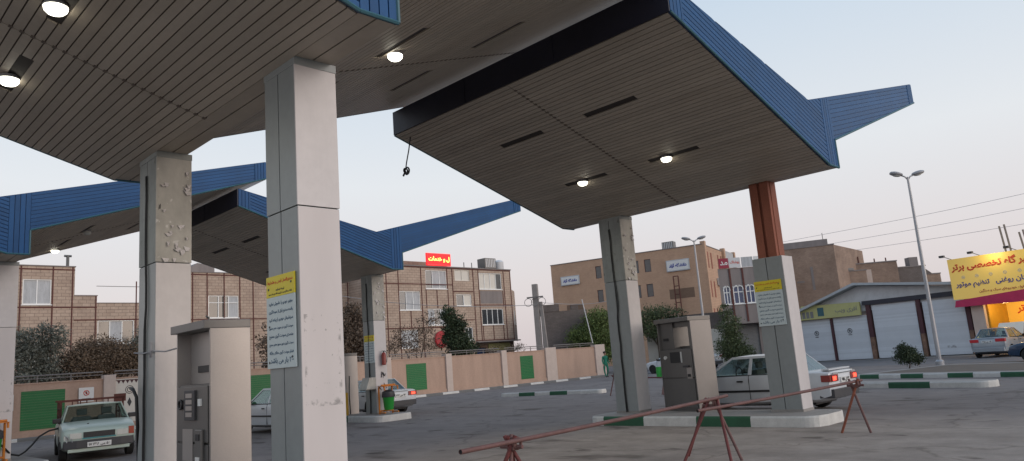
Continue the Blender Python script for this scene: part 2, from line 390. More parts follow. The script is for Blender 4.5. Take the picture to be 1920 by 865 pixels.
def lettering(lines, mname, parent, x0, x1, z0, z1, y, name='lettering', bold=.0, fill=.62, align='R', ext=.003):
    """lines of text filling the box x0..x1, z0..z1 of the parent's local x-z plane, facing -y"""
    n = len(lines); lh = (z1 - z0) / n; vs = MB()
    for i, ln in enumerate(lines):
        c = bpy.data.curves.new('t', 'FONT'); c.body = shape(ln); c.extrude = .02; c.offset = bold; c.resolution_u = 3
        o = bpy.data.objects.new('t', c); COL.objects.link(o); bpy.context.view_layer.update()
        me = o.evaluated_get(bpy.context.evaluated_depsgraph_get()).to_mesh()
        xs = [v.co.x for v in me.vertices]; ys = [v.co.y for v in me.vertices]
        w = max(xs) - min(xs); h = max(.9, max(ys) - min(ys)); s = min((x1 - x0) / w, lh * fill / h * 1.25); sz = min(s, lh * fill / h * 1.25)
        sxx = min((x1 - x0) / w, sz * 1.15)
        ox = x1 - sxx * max(xs) if align == 'R' else (x0 + x1) / 2 - sxx * (max(xs) + min(xs)) / 2
        zc = z1 - lh * (i + .5); yc = (max(ys) + min(ys)) / 2
        vs.add([(ox + v.co.x * sxx, y - (ext if v.co.z > 0 else 0), zc + (v.co.y - yc) * sz) for v in me.vertices], [tuple(p.vertices) for p in me.polygons])
        bpy.data.objects.remove(o)
    return vs.build(name, mname, parent)
# ------------------------------------------------------------------ the ground and the streets
def sheet(name, pts, m, z, kind='structure'):
    o = MB().add([(x, y, z) for x, y in pts], [tuple(range(len(pts)))]).build(name, m); return tag(o, kind=kind)
sheet('ground', [(-400, -300), (400, -300), (400, 500), (-400, 500)], 'asphalt', 0)
sheet('side_street', [(-45, -60), (-35.6, -60), (-35.6, 43), (-45, 43)], 'road', .004)
sheet('main_street', [(-60, 49.5), (-24, 41.5), (-10, 37.5), (30, 27), (30, 34), (-8, 44.0), (-22, 48.2), (-60, 56)], 'road', .004)
sheet('forecourt_paving', [(-24.0, 48.9), (-9.8, 44.6), (8, 40), (10, 47), (-24, 52.5)], 'pavement', .008)
sheet('house_pavement', [(-46, -60), (-45, -60), (-45, 52), (-46, 52)], 'pavement', .06)

# painted kerb blocks: one closed body, alternate white and green lengths
def kerb_run(name, p0, p1, depth, h, blocks, label, cat='kerb island', round_ends=True, group=None, first='kerb_green', kind=None, other='kerb_white'):
    p0 = Vector((*p0, 0)); p1 = Vector((*p1, 0)); L = (p1 - p0).length; rz = math.atan2(p1.y - p0.y, p1.x - p0.x)
    mb = MB(); cuts = [0] + blocks + [L] if blocks and blocks[0] != 0 else [0] + list(blocks[1:]) + [L]
    rr = min(.35, depth * .45) if round_ends else 0.02
    def yoff(x):
        e = min(x, L - x)
        return rr - math.sqrt(max(0, rr * rr - (rr - e) ** 2)) if e < rr else 0
    xs = sorted(set([c for c in cuts] + [i * rr / 5 for i in range(6)] + [L - i * rr / 5 for i in range(6)]))
    secs = []
    for x in xs:
        yo = yoff(x); b = .035
        secs.append([(x, yo, 0), (x, yo + .01, h - b), (x, yo + b, h), (x, depth - yo - b, h), (x, depth - yo - .01, h - b), (x, depth - yo, 0)])
    for i in range(len(xs) - 1):
        xm = (xs[i] + xs[i + 1]) / 2; k = sum(1 for c in cuts[1:-1] if c <= xm)
        mi = (k % 2); a, c = secs[i], secs[i + 1]; n = 6
        mb.add(a + c, [(j, j + 1, n + j + 1, n + j) for j in range(n - 1)], mi)
        mb.f[-3], mb.mi[-3] = mb.f[-3], 2 if not kind else mb.mi[-3]
    mb.add(secs[0], [tuple(range(6))], 0); mb.add(secs[-1], [tuple(range(6))], (len(cuts) - 2) % 2)
    o = mb.build(name, [other, first, 'concrete' if not kind else other], loc=p0, rz=rz)
    return tag(o, label, cat, group, kind)

# ------------------------------------------------------------------ canopies (butterfly roofs over the dispensers)
ZV, WN, HN, TN, CW, DW, WF, HF, TF, NV, NH, LW = 4.858, 5.2, 1.631, .5, .434, .572, 5.85, 2.527, .5, -.55, 1.2, 6.85
ROW = {1: 3.584, 2: 14.222}
XR = {'r': -5.3, 'l': -19.70}
SA = math.atan2(HN, WN); SL = math.hypot(WN, HN); FA = math.atan2(HF - DW, WF); FL = math.hypot(WF, HF - DW)
def nearf(a, s, d):   # a along x, s = distance up the near slope from the valley, d = depth below
    return (a, -s * math.cos(SA) - d * math.sin(SA), ZV + s * math.sin(SA) - d * math.cos(SA))
def farf(a, s, d):
    return (a, CW + s * math.cos(FA) + d * math.sin(FA), ZV + DW + s * math.sin(FA) - d * math.cos(FA))
PITCH = .107
def slats(f, length, openings):
    mb = MB(); mb.cur = 0; n = int(length / PITCH) + 1
    for k in range(n):
        lo = k * PITCH + .007; hi = min((k + 1) * PITCH - .007, length)
        if hi <= lo: continue
        spans = [(-LW + .02, -LW / 2 - .006), (-LW / 2 + .006, -.02)]; rest = []
        for (ox0, ox1, s) in openings:
            if lo < s + .075 and hi > s - .075:
                ns = []; keep = (lo, min(hi, s - .075)) if lo < s - .075 else (max(lo, s + .075), hi)
                if keep[1] - keep[0] > .008: rest.append((ox0, ox1, *keep))
                for a, c in spans:
                    if ox1 <= a or ox0 >= c: ns.append((a, c))
                    else:
                        if ox0 > a: ns.append((a, ox0))
                        if ox1 < c: ns.append((ox1, c))
                spans = ns
        for a, c, lo, hi in [(a, c, lo, hi) for a, c in spans] + rest:
            q = [(a, lo), (c, lo), (c, hi), (a, hi)]
            A = [f(x, y, .022) for x, y in q]; B = [f(x, y, 0) for x, y in q]
            mb.add(A + B, [(0, 1, 2, 3), (7, 6, 5, 4), (0, 4, 5, 1), (1, 5, 6, 2), (2, 6, 7, 3), (3, 7, 4, 0)])
    # small hooks of the joint strip that runs across the boards at mid-length
    for k in range(n):
        s = k * PITCH
        if s > length - .1: continue
        q = [(-LW / 2 - .02, s - .012), (-LW / 2 + .035, s - .012), (-LW / 2 + .035, s + .03), (-LW / 2 - .02, s + .03)]
        A = [f(x, y, .028) for x, y in q]; B = [f(x, y, .0) for x, y in q]
        mb.add(A + B, [(0, 1, 2, 3), (0, 4, 5, 1), (1, 5, 6, 2), (2, 6, 7, 3), (3, 7, 4, 0)], 1)
    return mb
OPN = [(-8.2 + 5.3, -7.02 + 5.3), (-10.46 + 5.3, -9.28 + 5.3)]
def snap(s): return s
S_N = [snap(3.73 / math.cos(SA)), snap(1.78 / math.cos(SA))]; S_F = [snap(1.79 / math.cos(FA)), snap(3.68 / math.cos(FA))]
def quadbox(mb, f, x0, x1, s0, s1, d0, d1, mi=0):
    q = [(x0, s0), (x1, s0), (x1, s1), (x0, s1)]
    A = [f(x, y, d1) for x, y in q]; B = [f(x, y, d0) for x, y in q]
    mb.add(A + B, [(0, 1, 2, 3), (7, 6, 5, 4), (0, 4, 5, 1), (1, 5, 6, 2), (2, 6, 7, 3), (3, 7, 4, 0)], mi)
TOPF = HF + TF
def ztop(y):  # top edge of the end fascia
    if y < NV: return NH + (HN + TN - NH) * (NV - y) / (NV + WN)
    return NH + (TOPF - NH) * (y - NV) / (CW + WF - NV)
def make_canopy(label, xr, yr, lamps, cols):
    root = thing('station_canopy', label, 'canopy', (xr, yr, 0), 0, 'fuel station canopies')
    o1 = [(a, c, s) for s in S_N for a, c in OPN]; o2 = [(a, c, s) for s in S_F for a, c in OPN]
    slats(nearf, SL, o1).build('near_soffit', ['slat', 'slat_gap'], root)
    slats(farf, FL - .48, o2).build('far_soffit', ['slat', 'slat_gap'], root)
    mb = MB(); quadbox(mb, nearf, -LW + .01, -.01, .0, SL, -.03, -.0015); quadbox(mb, farf, -LW + .01, -.01, 0, FL, -.03, -.0015)
    for a, c, s in o1: pass
    mb.build('soffit_backing', 'slat_gap', root)
    # flat band over the columns
    mb = MB()
    for k in range(2): mb.box(-LW + .02, -.02, .012 + k * .21, .202 + k * .21, ZV - .002, ZV + .02)
    mb.box(-LW + .02, -.02, CW - .03, CW - .012, ZV, ZV + DW)
    mb.build('valley_soffit', 'slat', root)
    mb = MB(); quadbox(mb, farf, -LW + .02, -.02, FL - .48, FL - .0, -.002, .02); mb.build('edge_strip', 'edge_pale', root)
    for a, c, s, f in [(*o, nearf) for o in o1] + [(*o, farf) for o in o2]:
        mb = MB(); quadbox(mb, f, a + .004, c - .004, s - .071, s + .071, -.001, .004); mb.build('light_recess', 'recess', root)
    # end fascias: ribbed blue sheet
    P = lambda y: (y, ztop(y))
    nb = [(-WN, HN), (0, 0), (0, ztop(0)), (NV, NH), (-WN, HN + TN)]
    for side, nm in ((0, 'end_fascia'), (-LW, 'end_fascia')):
        sg = 1 if side == 0 else -1
        f = lambda a, c, d: (side + sg * (.004 + d), a, ZV + c)
        mb = MB()
        mb.prism([f(a, c, -.03) for a, c in [(-WN, HN), (0, 0), (CW, 0), (CW, DW), (CW + WF, HF), (CW + WF, TOPF), (NV, NH), (-WN, HN + TN)]], (sg * .03, 0, 0), 1)
        sp = -WN + .36; zs_ = lambda y: -HN / WN * y
        clad(mb, [(sp, zs_(sp)), (0, 0), (0, ztop(0)), (NV, NH), (sp, ztop(sp))], -SA, .088, .014, .02, f, 0)
        clad(mb, [(-WN, HN), (sp, zs_(sp)), (sp, ztop(sp)), (-WN, HN + TN)], math.pi / 2, .1, .014, .02, f, 0, off=WN)
        clad(mb, [(0, 0), (CW, 0), (CW, ztop(CW)), (0, ztop(0))], math.pi / 2, .108, .014, .024, f, 0)
        fe = CW + WF - .36; zf_ = lambda y: DW + (HF - DW) * (y - CW) / WF
        ta = math.atan2(TOPF - NH, CW + WF - NV)
        clad(mb, [(CW, DW), (fe, zf_(fe)), (fe, ztop(fe)), (CW, ztop(CW))], ta, .088, .010, .014, f, 0)
        clad(mb, [(fe, zf_(fe)), (CW + WF, HF), (CW + WF, TOPF), (fe, ztop(fe))], math.pi / 2, .09, .014, .02, f, 0)
        fo = mb.build('end_fascia', ['blue', 'blue_back'], root)
        tr = MB()
        for (a, c) in (((-WN, HN), (0, 0)), ((0, 0), (CW, 0)), ((CW, DW), (CW + WF, HF)), ((CW, 0), (CW, DW))):
            p = Vector(f(*a, .022)); q = Vector(f(*c, .022)); tr.tube([p, q], .022, 6)
        for (a, c) in (((-WN, HN + TN), (NV, NH)), ((NV, NH), (CW + WF, TOPF))):
            p = Vector(f(*a, -.01)); q = Vector(f(*c, -.01)); tr.tube([p, q], .018, 6, 1)
        tr.build('fascia_trim', ['teal_trim', 'blue_back'], fo)
    # long fascias at the two free edges
    mb = MB(); mb.box(-LW - .02, .02, -WN - .03, -WN - .004, ZV + HN - .0, ZV + HN + TN)
    for x in (-LW / 3, -2 * LW / 3): mb.box(x - .012, x + .012, -WN - .038, -WN - .03, ZV + HN, ZV + HN + TN)
    mb.build('front_fascia', 'navy', root)
    mb = MB(); mb.box(-LW - .02, .02, CW + WF + .004, CW + WF + .03, ZV + HF, ZV + TOPF); mb.build('rear_fascia', 'blue', root)
    mb = MB(); e = .02
    for (ya, yb) in ((-WN, NV), (NV, CW + WF)):
        za, zb = ZV + ztop(ya) - e, ZV + ztop(yb) - e
        mb.add([(-LW, ya, za), (0, ya, za), (0, yb, zb), (-LW, yb, zb), (-LW, ya, za - .01), (0, ya, za - .01), (0, yb, zb - .01), (-LW, yb, zb - .01)],
               [(0, 1, 2, 3), (7, 6, 5, 4), (0, 4, 5, 1), (1, 5, 6, 2), (2, 6, 7, 3), (3, 7, 4, 0)])
    mb.build('roof', 'roof_sheet', root)
    for (lx, which, s, lit) in lamps:
        f = nearf if which == 'n' else farf; p = Vector(f(lx, s, .05))
        mb = MB(); mb.tube([f(lx, s, -.02), f(lx, s, .04)], .035, 8); mb.lathe([(.05, .05), (.10, .035), (.118, .0), (.112, -.01)], p, n=18)
        ho = mb.build('lamp', 'lamp_grey', root, smooth=40)
        g = MB(); g.lathe([(.11, -.01), (.104, -.045), (.075, -.075), (.025, -.09), (.002, -.092)], p, n=18); g.build('lamp_glass', 'lamp_lit' if lit else 'lamp_clear', ho, smooth=True)
        if lit:
            l = bpy.data.lights.new('lamp_light', 'SPOT'); l.energy = 30; l.color = (1, .95, .8); l.shadow_soft_size = .1; l.spot_size = R(150); l.spot_blend = .6
            lo = bpy.data.objects.new('lamp_light', l); COL.objects.link(lo); lo.location = (xr + p.x, yr + p.y, p.z - .14)
    for (xc, kind, lab) in cols: make_column(root, xc, kind, lab)
    return root
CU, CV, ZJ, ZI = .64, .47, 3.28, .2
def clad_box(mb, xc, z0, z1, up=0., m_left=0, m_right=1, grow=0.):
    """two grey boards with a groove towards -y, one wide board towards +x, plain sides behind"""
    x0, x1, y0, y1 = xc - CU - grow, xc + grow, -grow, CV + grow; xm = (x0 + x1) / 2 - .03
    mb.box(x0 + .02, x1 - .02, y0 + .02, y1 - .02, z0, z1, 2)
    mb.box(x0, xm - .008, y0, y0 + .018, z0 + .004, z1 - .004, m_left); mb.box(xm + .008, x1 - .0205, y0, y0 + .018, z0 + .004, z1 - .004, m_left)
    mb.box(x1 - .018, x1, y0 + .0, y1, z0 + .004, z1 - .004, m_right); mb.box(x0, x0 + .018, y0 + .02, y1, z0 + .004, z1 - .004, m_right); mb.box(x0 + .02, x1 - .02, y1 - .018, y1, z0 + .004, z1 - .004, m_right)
def make_column(root, xc, kind, lab):
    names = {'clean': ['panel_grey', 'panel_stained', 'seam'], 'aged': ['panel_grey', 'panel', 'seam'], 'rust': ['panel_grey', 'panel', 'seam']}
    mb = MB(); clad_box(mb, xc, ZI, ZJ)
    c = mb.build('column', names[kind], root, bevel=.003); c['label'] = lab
    if kind == 'rust':
        mb = MB(); x0, x1, y0, y1 = xc - CU + .11, xc - .12, .06, CV - .05; xm = (x0 + x1) / 2
        mb.box(x0, xm - .03, y0, y0 + .02, ZJ - .6, ZV); mb.box(xm + .03, x1, y0, y0 + .02, ZJ - .6, ZV)   # paired channels
        mb.box(x0 + .02, x1 - .02, y0 + .05, y0 + .07, ZJ - .6, ZV); mb.box(x1 - .02, x1, y0 + .0205, y1, ZJ - .6, ZV); mb.box(x0, x0 + .02, y0 + .0205, y1, ZJ - .6, ZV); mb.box(x0 + .0205, x1 - .0205, y1 - .02, y1, ZJ - .6, ZV)
        mb.box(x1 + .0, x1 + .012, y0 + .1, y0 + .16, ZJ, ZV)
        mb.build('steel_core', 'rust_red', c)
    else:
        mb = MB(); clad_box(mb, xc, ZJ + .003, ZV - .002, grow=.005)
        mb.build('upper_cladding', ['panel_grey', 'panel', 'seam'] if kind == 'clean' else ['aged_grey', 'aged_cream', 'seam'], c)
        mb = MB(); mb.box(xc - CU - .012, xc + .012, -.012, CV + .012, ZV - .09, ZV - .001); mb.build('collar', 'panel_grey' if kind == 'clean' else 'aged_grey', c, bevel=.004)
    if kind == 'aged':
        g = random.Random(int(xc * 100))
        for _ in range(20):                                     # curled flakes of peeling film
            y = g.uniform(.04, CV - .06); z = g.uniform(ZJ + .05, ZV - .25); w = g.uniform(.04, .13); h = g.uniform(.02, .06); sl = g.uniform(-.3, .15)
            pts = [(0, 0), (w, sl * w), (w * .8, -h + sl * w), (w * .35, -h * 1.6), (.1 * w, -h * .5)]
            X = xc + .0075
            vs = [(X + (.001 if i in (0, 1) else g.uniform(.008, .03)), min(CV, y + a), z + b) for i, (a, b) in enumerate(pts)]
            MB().prism(vs, (.0015, 0, 0)).build('peeling_film', 'panel', c)
        if abs(root.location.x - XR['l']) < .1 and xc > -2:      # scribbled paint below the extinguisher
            mb = MB()
            for q in range(7):
                yy, zz = g.uniform(.08, .38), g.uniform(1.05, 1.6); mb.tube([(xc + .004, yy + g.uniform(-.06, .06), zz + g.uniform(-.1, .1)) for _ in range(5)], .011, 4)
            mb.build('scribble', 'ink_dark', c)
        mb = MB(); xm = xc - CU / 2 - .03; pts = [(xm + g.uniform(-.012, .012) + (.03 if 2.4 < z < 3.2 else 0), -.02, z) for z in [ZI + .02 + i * .31 for i in range(15)]]
        mb.tube(pts, .011, 6); mb.tube([(x + .035, y, z) for x, y, z in pts[::-1]], .008, 6); mb.build('cable', 'hose_black', c, smooth=True)
    mb = MB(); mb.box(xc - CU - .01, xc + .01, -.01, CV + .01, ZI - .001, ZI + .05); mb.build('base_plate', 'concrete', c)

n1, n2 = S_N[1], S_F[0]
A = make_canopy('huge butterfly canopy overhead, nearest, with brown slatted underside and two bright lamps', XR['r'], ROW[1],
    [(-4.70, 'n', n1 + .03, 1), (-2.50, 'n', n1 + .06, 1), (-2.74, 'f', n2 + .22, 1)],
    [(-1.19, 'clean', 'pale clad column nearest the camera with glue marks from a removed notice'), (-5.06, 'aged', 'grey and cream column with peeling film on its upper half')])
B = make_canopy('butterfly canopy with dark front edge and blue ribbed end, above the rusty topped column', XR['r'], ROW[2],
    [(-2.46, 'n', n1 + .0, 1), (-4.65, 'n', n1 - .0, 1)],
    [(-1.19, 'rust', 'column with bare rusty red steel above its pale cladding'), (-5.06, 'aged', 'leaning looking grey column with black cables down its groove')])
D = make_canopy('smaller looking blue ended canopy in front of the brick apartment block with neon sign', XR['l'], ROW[2], [],
    [(-1.19, 'aged', 'scuffed column carrying a red fire extinguisher'), (-5.06, 'aged', 'far column of the canopy by the houses')])
Fc = make_canopy('blue ended canopy at the left edge of the photo above the pickup', XR['l'], ROW[1], [(-6.0, 'f', n2 + .1, 1), (-2.7, 'f', n2 + .1, 0)],
    [(-1.19, 'clean', 'pale column at the left edge of the photo'), (-5.06, 'clean', 'pale column hidden left of the photo')])

# ------------------------------------------------------------------ pump islands
IG = 'pump islands'
kerb_run('pump_island', (-11.3, 13.42), (-5.85, 13.42), 1.4, ZI, [.5, 1.6, 2.9, 4.1], 'white and green painted pump island under the rusty topped column', 'pump island', group=IG)
kerb_run('pump_island', (-26.8, 13.6), (-19.85, 13.6), 1.4, ZI, [.6, 2.0, 3.2, 5.1], 'pump island carrying the extinguisher column and orange bin', 'pump island', group=IG)
kerb_run('pump_island', (-12.3, 2.8), (-5.0, 2.8), 1.75, ZI, [.6, 2.0, 4.0, 5.4], 'pump island at the foot of the nearest pale column', 'pump island', group=IG)
kerb_run('pump_island', (-26.8, 2.8), (-19.3, 2.8), 1.75, ZI, [.6, 2.0, 4.0, 5.4], 'pump island beside the mint pickup', 'pump island', group=IG)
kerb_run('kerb_divider', (-25.0, 23.7), (-19.5, 24.3), .55, .16, [1.14, 2.04, 2.86, 3.79], 'low white and green kerb divider standing in the yard before the peach wall', 'kerb divider')
kerb_run('kerb_divider', (-11.6, 23.9), (-5.15, 22.15), .8, .17, [3.91, 5.14], 'white kerb divider with one green block, right of the rusty topped column', 'kerb divider')
md = kerb_run('kerb_median', (-10.75, 28.1), (14, 19.6), 5.4, .15, [.23] + [round(1.04 + .845 * i, 2) for i in range(28)], 'long median kerb painted white and green around the lamp post and small bush', 'kerb')
tag(MB().add([(-10.2, 28.5, .154), (13.6, 20.3, .154), (15.0, 24.4, .154), (-8.8, 32.7, .154)], [(0, 1, 2, 3)]).build('median_soil', 'soil'), kind='structure')

# ------------------------------------------------------------------ notice boards on the columns
TXT = ['موتور خودرو را خاموش نمایید', 'راننده محترم قبل از سوختگیری', 'سرنشینان خودرو را پیاده کنید', 'سوخت گیری در صورت عدم حضور', 'متصدی سوخت گیری ممنوع',
       'سوخت گیری بدون مجوز معتبر ممنوع', 'فشار سوخت گیری حداکثر جایگاه', '۲۰۰ بار می باشد']
def notice(x0, x1, z0, z1, y, label):
    r = thing('notice_board', label, 'notice board', (x0, y, z0), 0, 'safety notice boards'); w, h = x1 - x0, z1 - z0; hy = h * .23
    MB().box(0, w, -.022, -.006, 0, h - hy).build('board', 'board_pale', r, bevel=.002)
    MB().box(0, w, -.0225, -.006, h - hy + .001, h).build('header', 'board_yellow', r, bevel=.002)
    lettering(['دستورالعمل ایمنی و هشدارها'], 'ink_red', r, .03, w - .03, h - hy * .55, h - .01, -.0225, 'heading', .012, .7, 'C', .002)
    lettering(['توجه فرمایید', 'لطفا در هنگام سوخت گیری به نکات زیر دقت شود'], 'ink_dark', r, .05, w - .05, h - hy + .01, h - hy * .58, -.0225, 'subheading', .01, .6, 'C', .002)
    lettering(TXT, 'ink_blue', r, .05, w - .04, .03, h - hy - .03, -.022, 'lettering', .014, .66, 'R', .002)
    b = MB()
    for p in ((.05, .06), (w - .06, .1), (.05, h - hy * .6), (w - .06, h - hy * .45), (.06, h * .45)): b.lathe([(.012, 0), (.012, -.004)], (p[0], -.0225, p[1]), 'y', 8)
    b.build('screw', 'ink_dark', r)
    return r
notice(-7.14, -6.56, 1.70, 2.63, ROW[1], 'pale notice board with yellow header on the nearest column')
notice(-7.15, -6.57, 1.90, 2.81, ROW[2], 'pale notice board with yellow header on the rusty topped column')
notice(-21.46, -20.88, 1.88, 2.80, ROW[2], 'notice board with yellow header above the orange bin column')

# ------------------------------------------------------------------ dispensers
def dispenser(label, loc, rz, w, d, h, style, group='gas dispensers'):
    r = thing('fuel_dispenser', label, 'fuel dispenser', loc, rz, group)
    fm, sm = ('steel', 'steel_pale' if style != 'open' else 'steel_pale_shaded')
    zt = h * .66
    mb = MB()   # cabinet: face towards -y, side towards +x; the upper bay is an open niche
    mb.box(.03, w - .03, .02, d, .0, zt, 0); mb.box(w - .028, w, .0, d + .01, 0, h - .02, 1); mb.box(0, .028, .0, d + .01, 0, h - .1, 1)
    if style == 'open':
        mb.box(.03, w * .42, .06, d, zt + .002, h - .1, 0); mb.box(w * .42, w - .03, d * .45, d * .5, zt + .001, zt + .06, 0)
        mb.box(w * .86, w - .03, .06, d, zt + .002, h - .1, 0); mb.box(w * .42 + .002, w * .86 - .002, .1, .12, h - .22, h - .1, 0)
    else: mb.box(.03, w - .03, .16, d, zt + .002, h - .1, 1)
    mb.build('cabinet', [fm, sm], r, bevel=.004)
    MB().box(-.02, w + .006, -.07, d + .012, h - .098, h).build('hood', 'steel', r, bevel=.008)
    MB().box(.05, w - .05, -.012, .0195, .08, zt * .52).build('lower_door', fm, r, bevel=.004)
    MB().box(.05, w - .05, -.012, .0195, zt * .54, zt - .02).build('upper_door', fm, r, bevel=.004)
    if style == 'open':
        MB().box(w * .34, w * .66, -.03, -.0125, zt - .3, zt - .06).build('display', 'black', r, bevel=.004)
        MB().box(w * .66, w * .68, -.04, -.0125, zt - .3, zt - .06).build('display_bezel', 'sign_white', r)
        mb = MB(); mb.tube([(w * .2, -.05, zt - .18), (w * .2, -.012, zt - .18)], .04, 12); mb.build('push_button', 'sign_white', r, smooth=40)
        mb = MB(); mb.box(w * .72, w * .86, -.06, -.0125, zt - .41, zt - .37); mb.box(w * .78, w * .92, -.02, -.0125, zt - .66, zt - .42, 1); mb.build('nozzle_holder', ['dark_plastic', 'steel_pale'], r)
        MB().box(w * .8, w * .88, -.03, -.0205, zt - .62, zt - .56).build('lock', 'black', r)
        mb = MB(); mb.box(w * .12, w * .26, .04, .059, zt + .2, zt + .26); mb.build('vent_slot', 'black', r)
    else:
        MB().box(w * .3, w * .66, .14, .159, zt + .14, zt + .22).build('vent_slot', 'black', r)
        kb = MB().box(w * .34, w * .64, -.04, -.0125, zt - .4, zt - .06).build('keypad', 'dark_plastic', r, bevel=.006)
        mb = MB()
        for i in range(4): mb.box(w * .4, w * .58, -.046, -.0405, zt - .36 + i * .072, zt - .31 + i * .072)
        mb.build('key', 'steel_pale', kb)
        mb = MB(); mb.ring((w * .2, -.03, zt - .22), .05, .014, 'y', 16, 6); mb.build('gauge', 'black', r, smooth=True)
        MB().box(w * .72, w * .8, -.03, -.0125, zt - .24, zt - .16).build('sticker', 'sign_white', r)
        MB().box(w * .24, w * .54, -.018, -.0125, zt - .86, zt - .5).build('instruction_plate', 'steel_pale', r)
        mb = MB(); mb.box(w * .68, w * .86, -.05, -.0125, zt - .92, zt - .5); mb.build('nozzle_holder', 'steel', r, bevel=.01)
        mb = MB(); mb.box(w * .72, w * .82, -.06, -.0505, zt - .62, zt - .55); mb.box(w * .72, w * .82, -.06, -.0505, zt - .86, zt - .8, 1); mb.build('latch', ['black', 'sign_white'], r)
        mb = MB(); mb.tube([(w * .47, -.03, zt - .96), (w * .47, -.025, zt - 1.1)], .018, 8); mb.build('door_handle', 'black', r)
    mb = MB(); mb.tube([(w * .4, d * .5, h), (w * .4, d * .5, h + .07), (w * .43, d * .4, h + .09)], .012, 6); mb.build('pipe_stub', 'steel', r)
    return r
dispenser('steel gas dispenser with keypad, nearest, between the two pale columns', (-9.38, 3.5, ZI), 0, .98, .47, 2.12, 'keypad')
dispenser('steel gas dispenser with open top bay and black screen on the white and green island', (-9.98, 14.72, ZI), R(-16), 1.14, .6, 2.08, 'open')
dispenser('grey dispenser cabinet beside the extinguisher column', (-23.4, 13.9, ZI), 0, 1.0, .6, 2.08, 'keypad')
dispenser('dispenser cabinet behind the left edge column', (-23.6, 3.5, ZI), 0, .98, .6, 2.08, 'keypad')
mb = MB(); mb.tube([(-22.3, 14.1, .22), (-22.28, 14.06, .9), (-22.3, 14.1, 1.5)], .02, 6); tag(mb.build('hose', 'hose_black', smooth=True), 'black hose hanging beside the grey dispenser cabinet', 'hose')
mb = MB(); mb.box(-22.25, -22.1, 13.75, 13.9, ZI, .95); tag(mb.build('bollard', 'yellow_paint', bevel=.01), 'short yellow post beside the grey dispenser cabinet', 'post')

# extinguisher on the scuffed column, cable box, orange bin stands
r = thing('fire_extinguisher', 'red fire extinguisher hung on the scuffed column', 'fire extinguisher', (-20.87 + .09, 14.5, 1.78))
MB().lathe([(.055, 0), (.075, .02), (.078, .33), (.06, .39), (.025, .42)], n=18).build('tank', 'red_gloss', r, smooth=40)
mb = MB(); mb.lathe([(.02, .42), (.02, .46)], n=8); mb.box(-.015, .015, -.07, .05, .455, .475); mb.build('valve', 'black', r)
mb = MB(); mb.tube([(0, .04, .46), (.02, .1, .42), (.02, .11, .2), (.02, .09, .08)], .011, 6); mb.build('hose', 'hose_black', r)
r = thing('control_box', 'grey slanted box on the front of the scuffed column', 'control box', (-21.3, ROW[2] - .2, 1.02))
mb = MB(); mb.prism([(0, 0, 0), (.0, -.2, .0), (0, -.05, .38), (0, .19, .38), (0, .19, 0)], (.42, 0, 0)); mb.build('hood', 'aged_cream', r, bevel=.01)
mb = MB(); mb.box(.02, .4, -.19, .19, -.02, -.001); mb.build('tray', 'steel', r)
def bin_stand(label, loc, rz=0):
    r = thing('bin_stand', label, 'rubbish bin', loc, rz, 'orange bin stands')
    mb = MB(); h = .86
    for y in (-.26, .26):
        mb.tube([(-.16, y, 0), (-.16, y, h), (.0, y, h + .06), (.16, y, h)], .028, 8); mb.tube([(-.16, y, .05), (.17, y, .05)], .024, 8); mb.tube([(.16, y, h), (.17, y, h - .1)], .024, 8)
    mb.tube([(0, -.27, h + .06), (0, .27, h + .06)], .03, 8); mb.tube([(-.16, -.26, .1), (-.16, .26, .1)], .025, 8); mb.box(-.2, .2, -.29, .29, h + .02, h + .035)
    mb.build('frame', 'orange_paint', r, smooth=50)
    mb = MB(); mb.lathe([(.13, .12), (.15, .14), (.19, .52), (.2, .53)], n=20); mb.build('bucket', 'green_plastic', r, smooth=40)
    mb = MB(); mb.lathe([(.21, .53), (.22, .56), (.2, .7), (.1, .76), (.01, .77)], n=20); mb.build('lid', 'dark_plastic', r, smooth=40)
    return r
bin_stand('green bin in an orange frame at the foot of the extinguisher column', (-20.5, 14.42, ZI))
bin_stand('green bin in an orange frame at the left edge of the photo', (-20.55, 3.62, ZI))
mb = MB(); pts = [(-20.7, 3.8, .6), (-20.8, 3.92, .48), (-20.94, 4.06, .33), (-21.16, 4.27, .27), (-21.3, 4.42, .33), (-21.41, 4.58, .46), (-21.52, 4.75, .64), (-21.62, 4.98, .75), (-21.69, 5.2, .78), (-21.7, 5.5, .77)]
mb.tube(pts, .022, 8); tag(mb.build('filling_hose', 'hose_black', smooth=True), 'black filling hose running into the front wing of the mint pickup', 'hose')
# hanging cable with a knotted loop
r = thing('hanging_cable', 'short black cable with a knotted loop hanging from the canopy corner', 'cable', (-11.87, 9.22, 6.45))
mb = MB(); mb.tube([(0, 0, .05), (-.03, 0, -.05), (-.10, 0, -.3), (-.2, 0, -.55), (-.24, 0, -.68)], .014, 6); mb.box(-.05, .12, -.02, .02, .03, .06); mb.build('cable', 'hose_black', r, smooth=True)
mb = MB(); mb.ring((-.2, 0, -.74), .075, .018, 'y', 16, 6); mb.ring((-.26, .01, -.72), .05, .018, 'x', 12, 6); mb.tube([(-.25, 0, -.73), (-.34, 0, -.82)], .022, 6); mb.build('knot', 'hose_black', r, smooth=True)

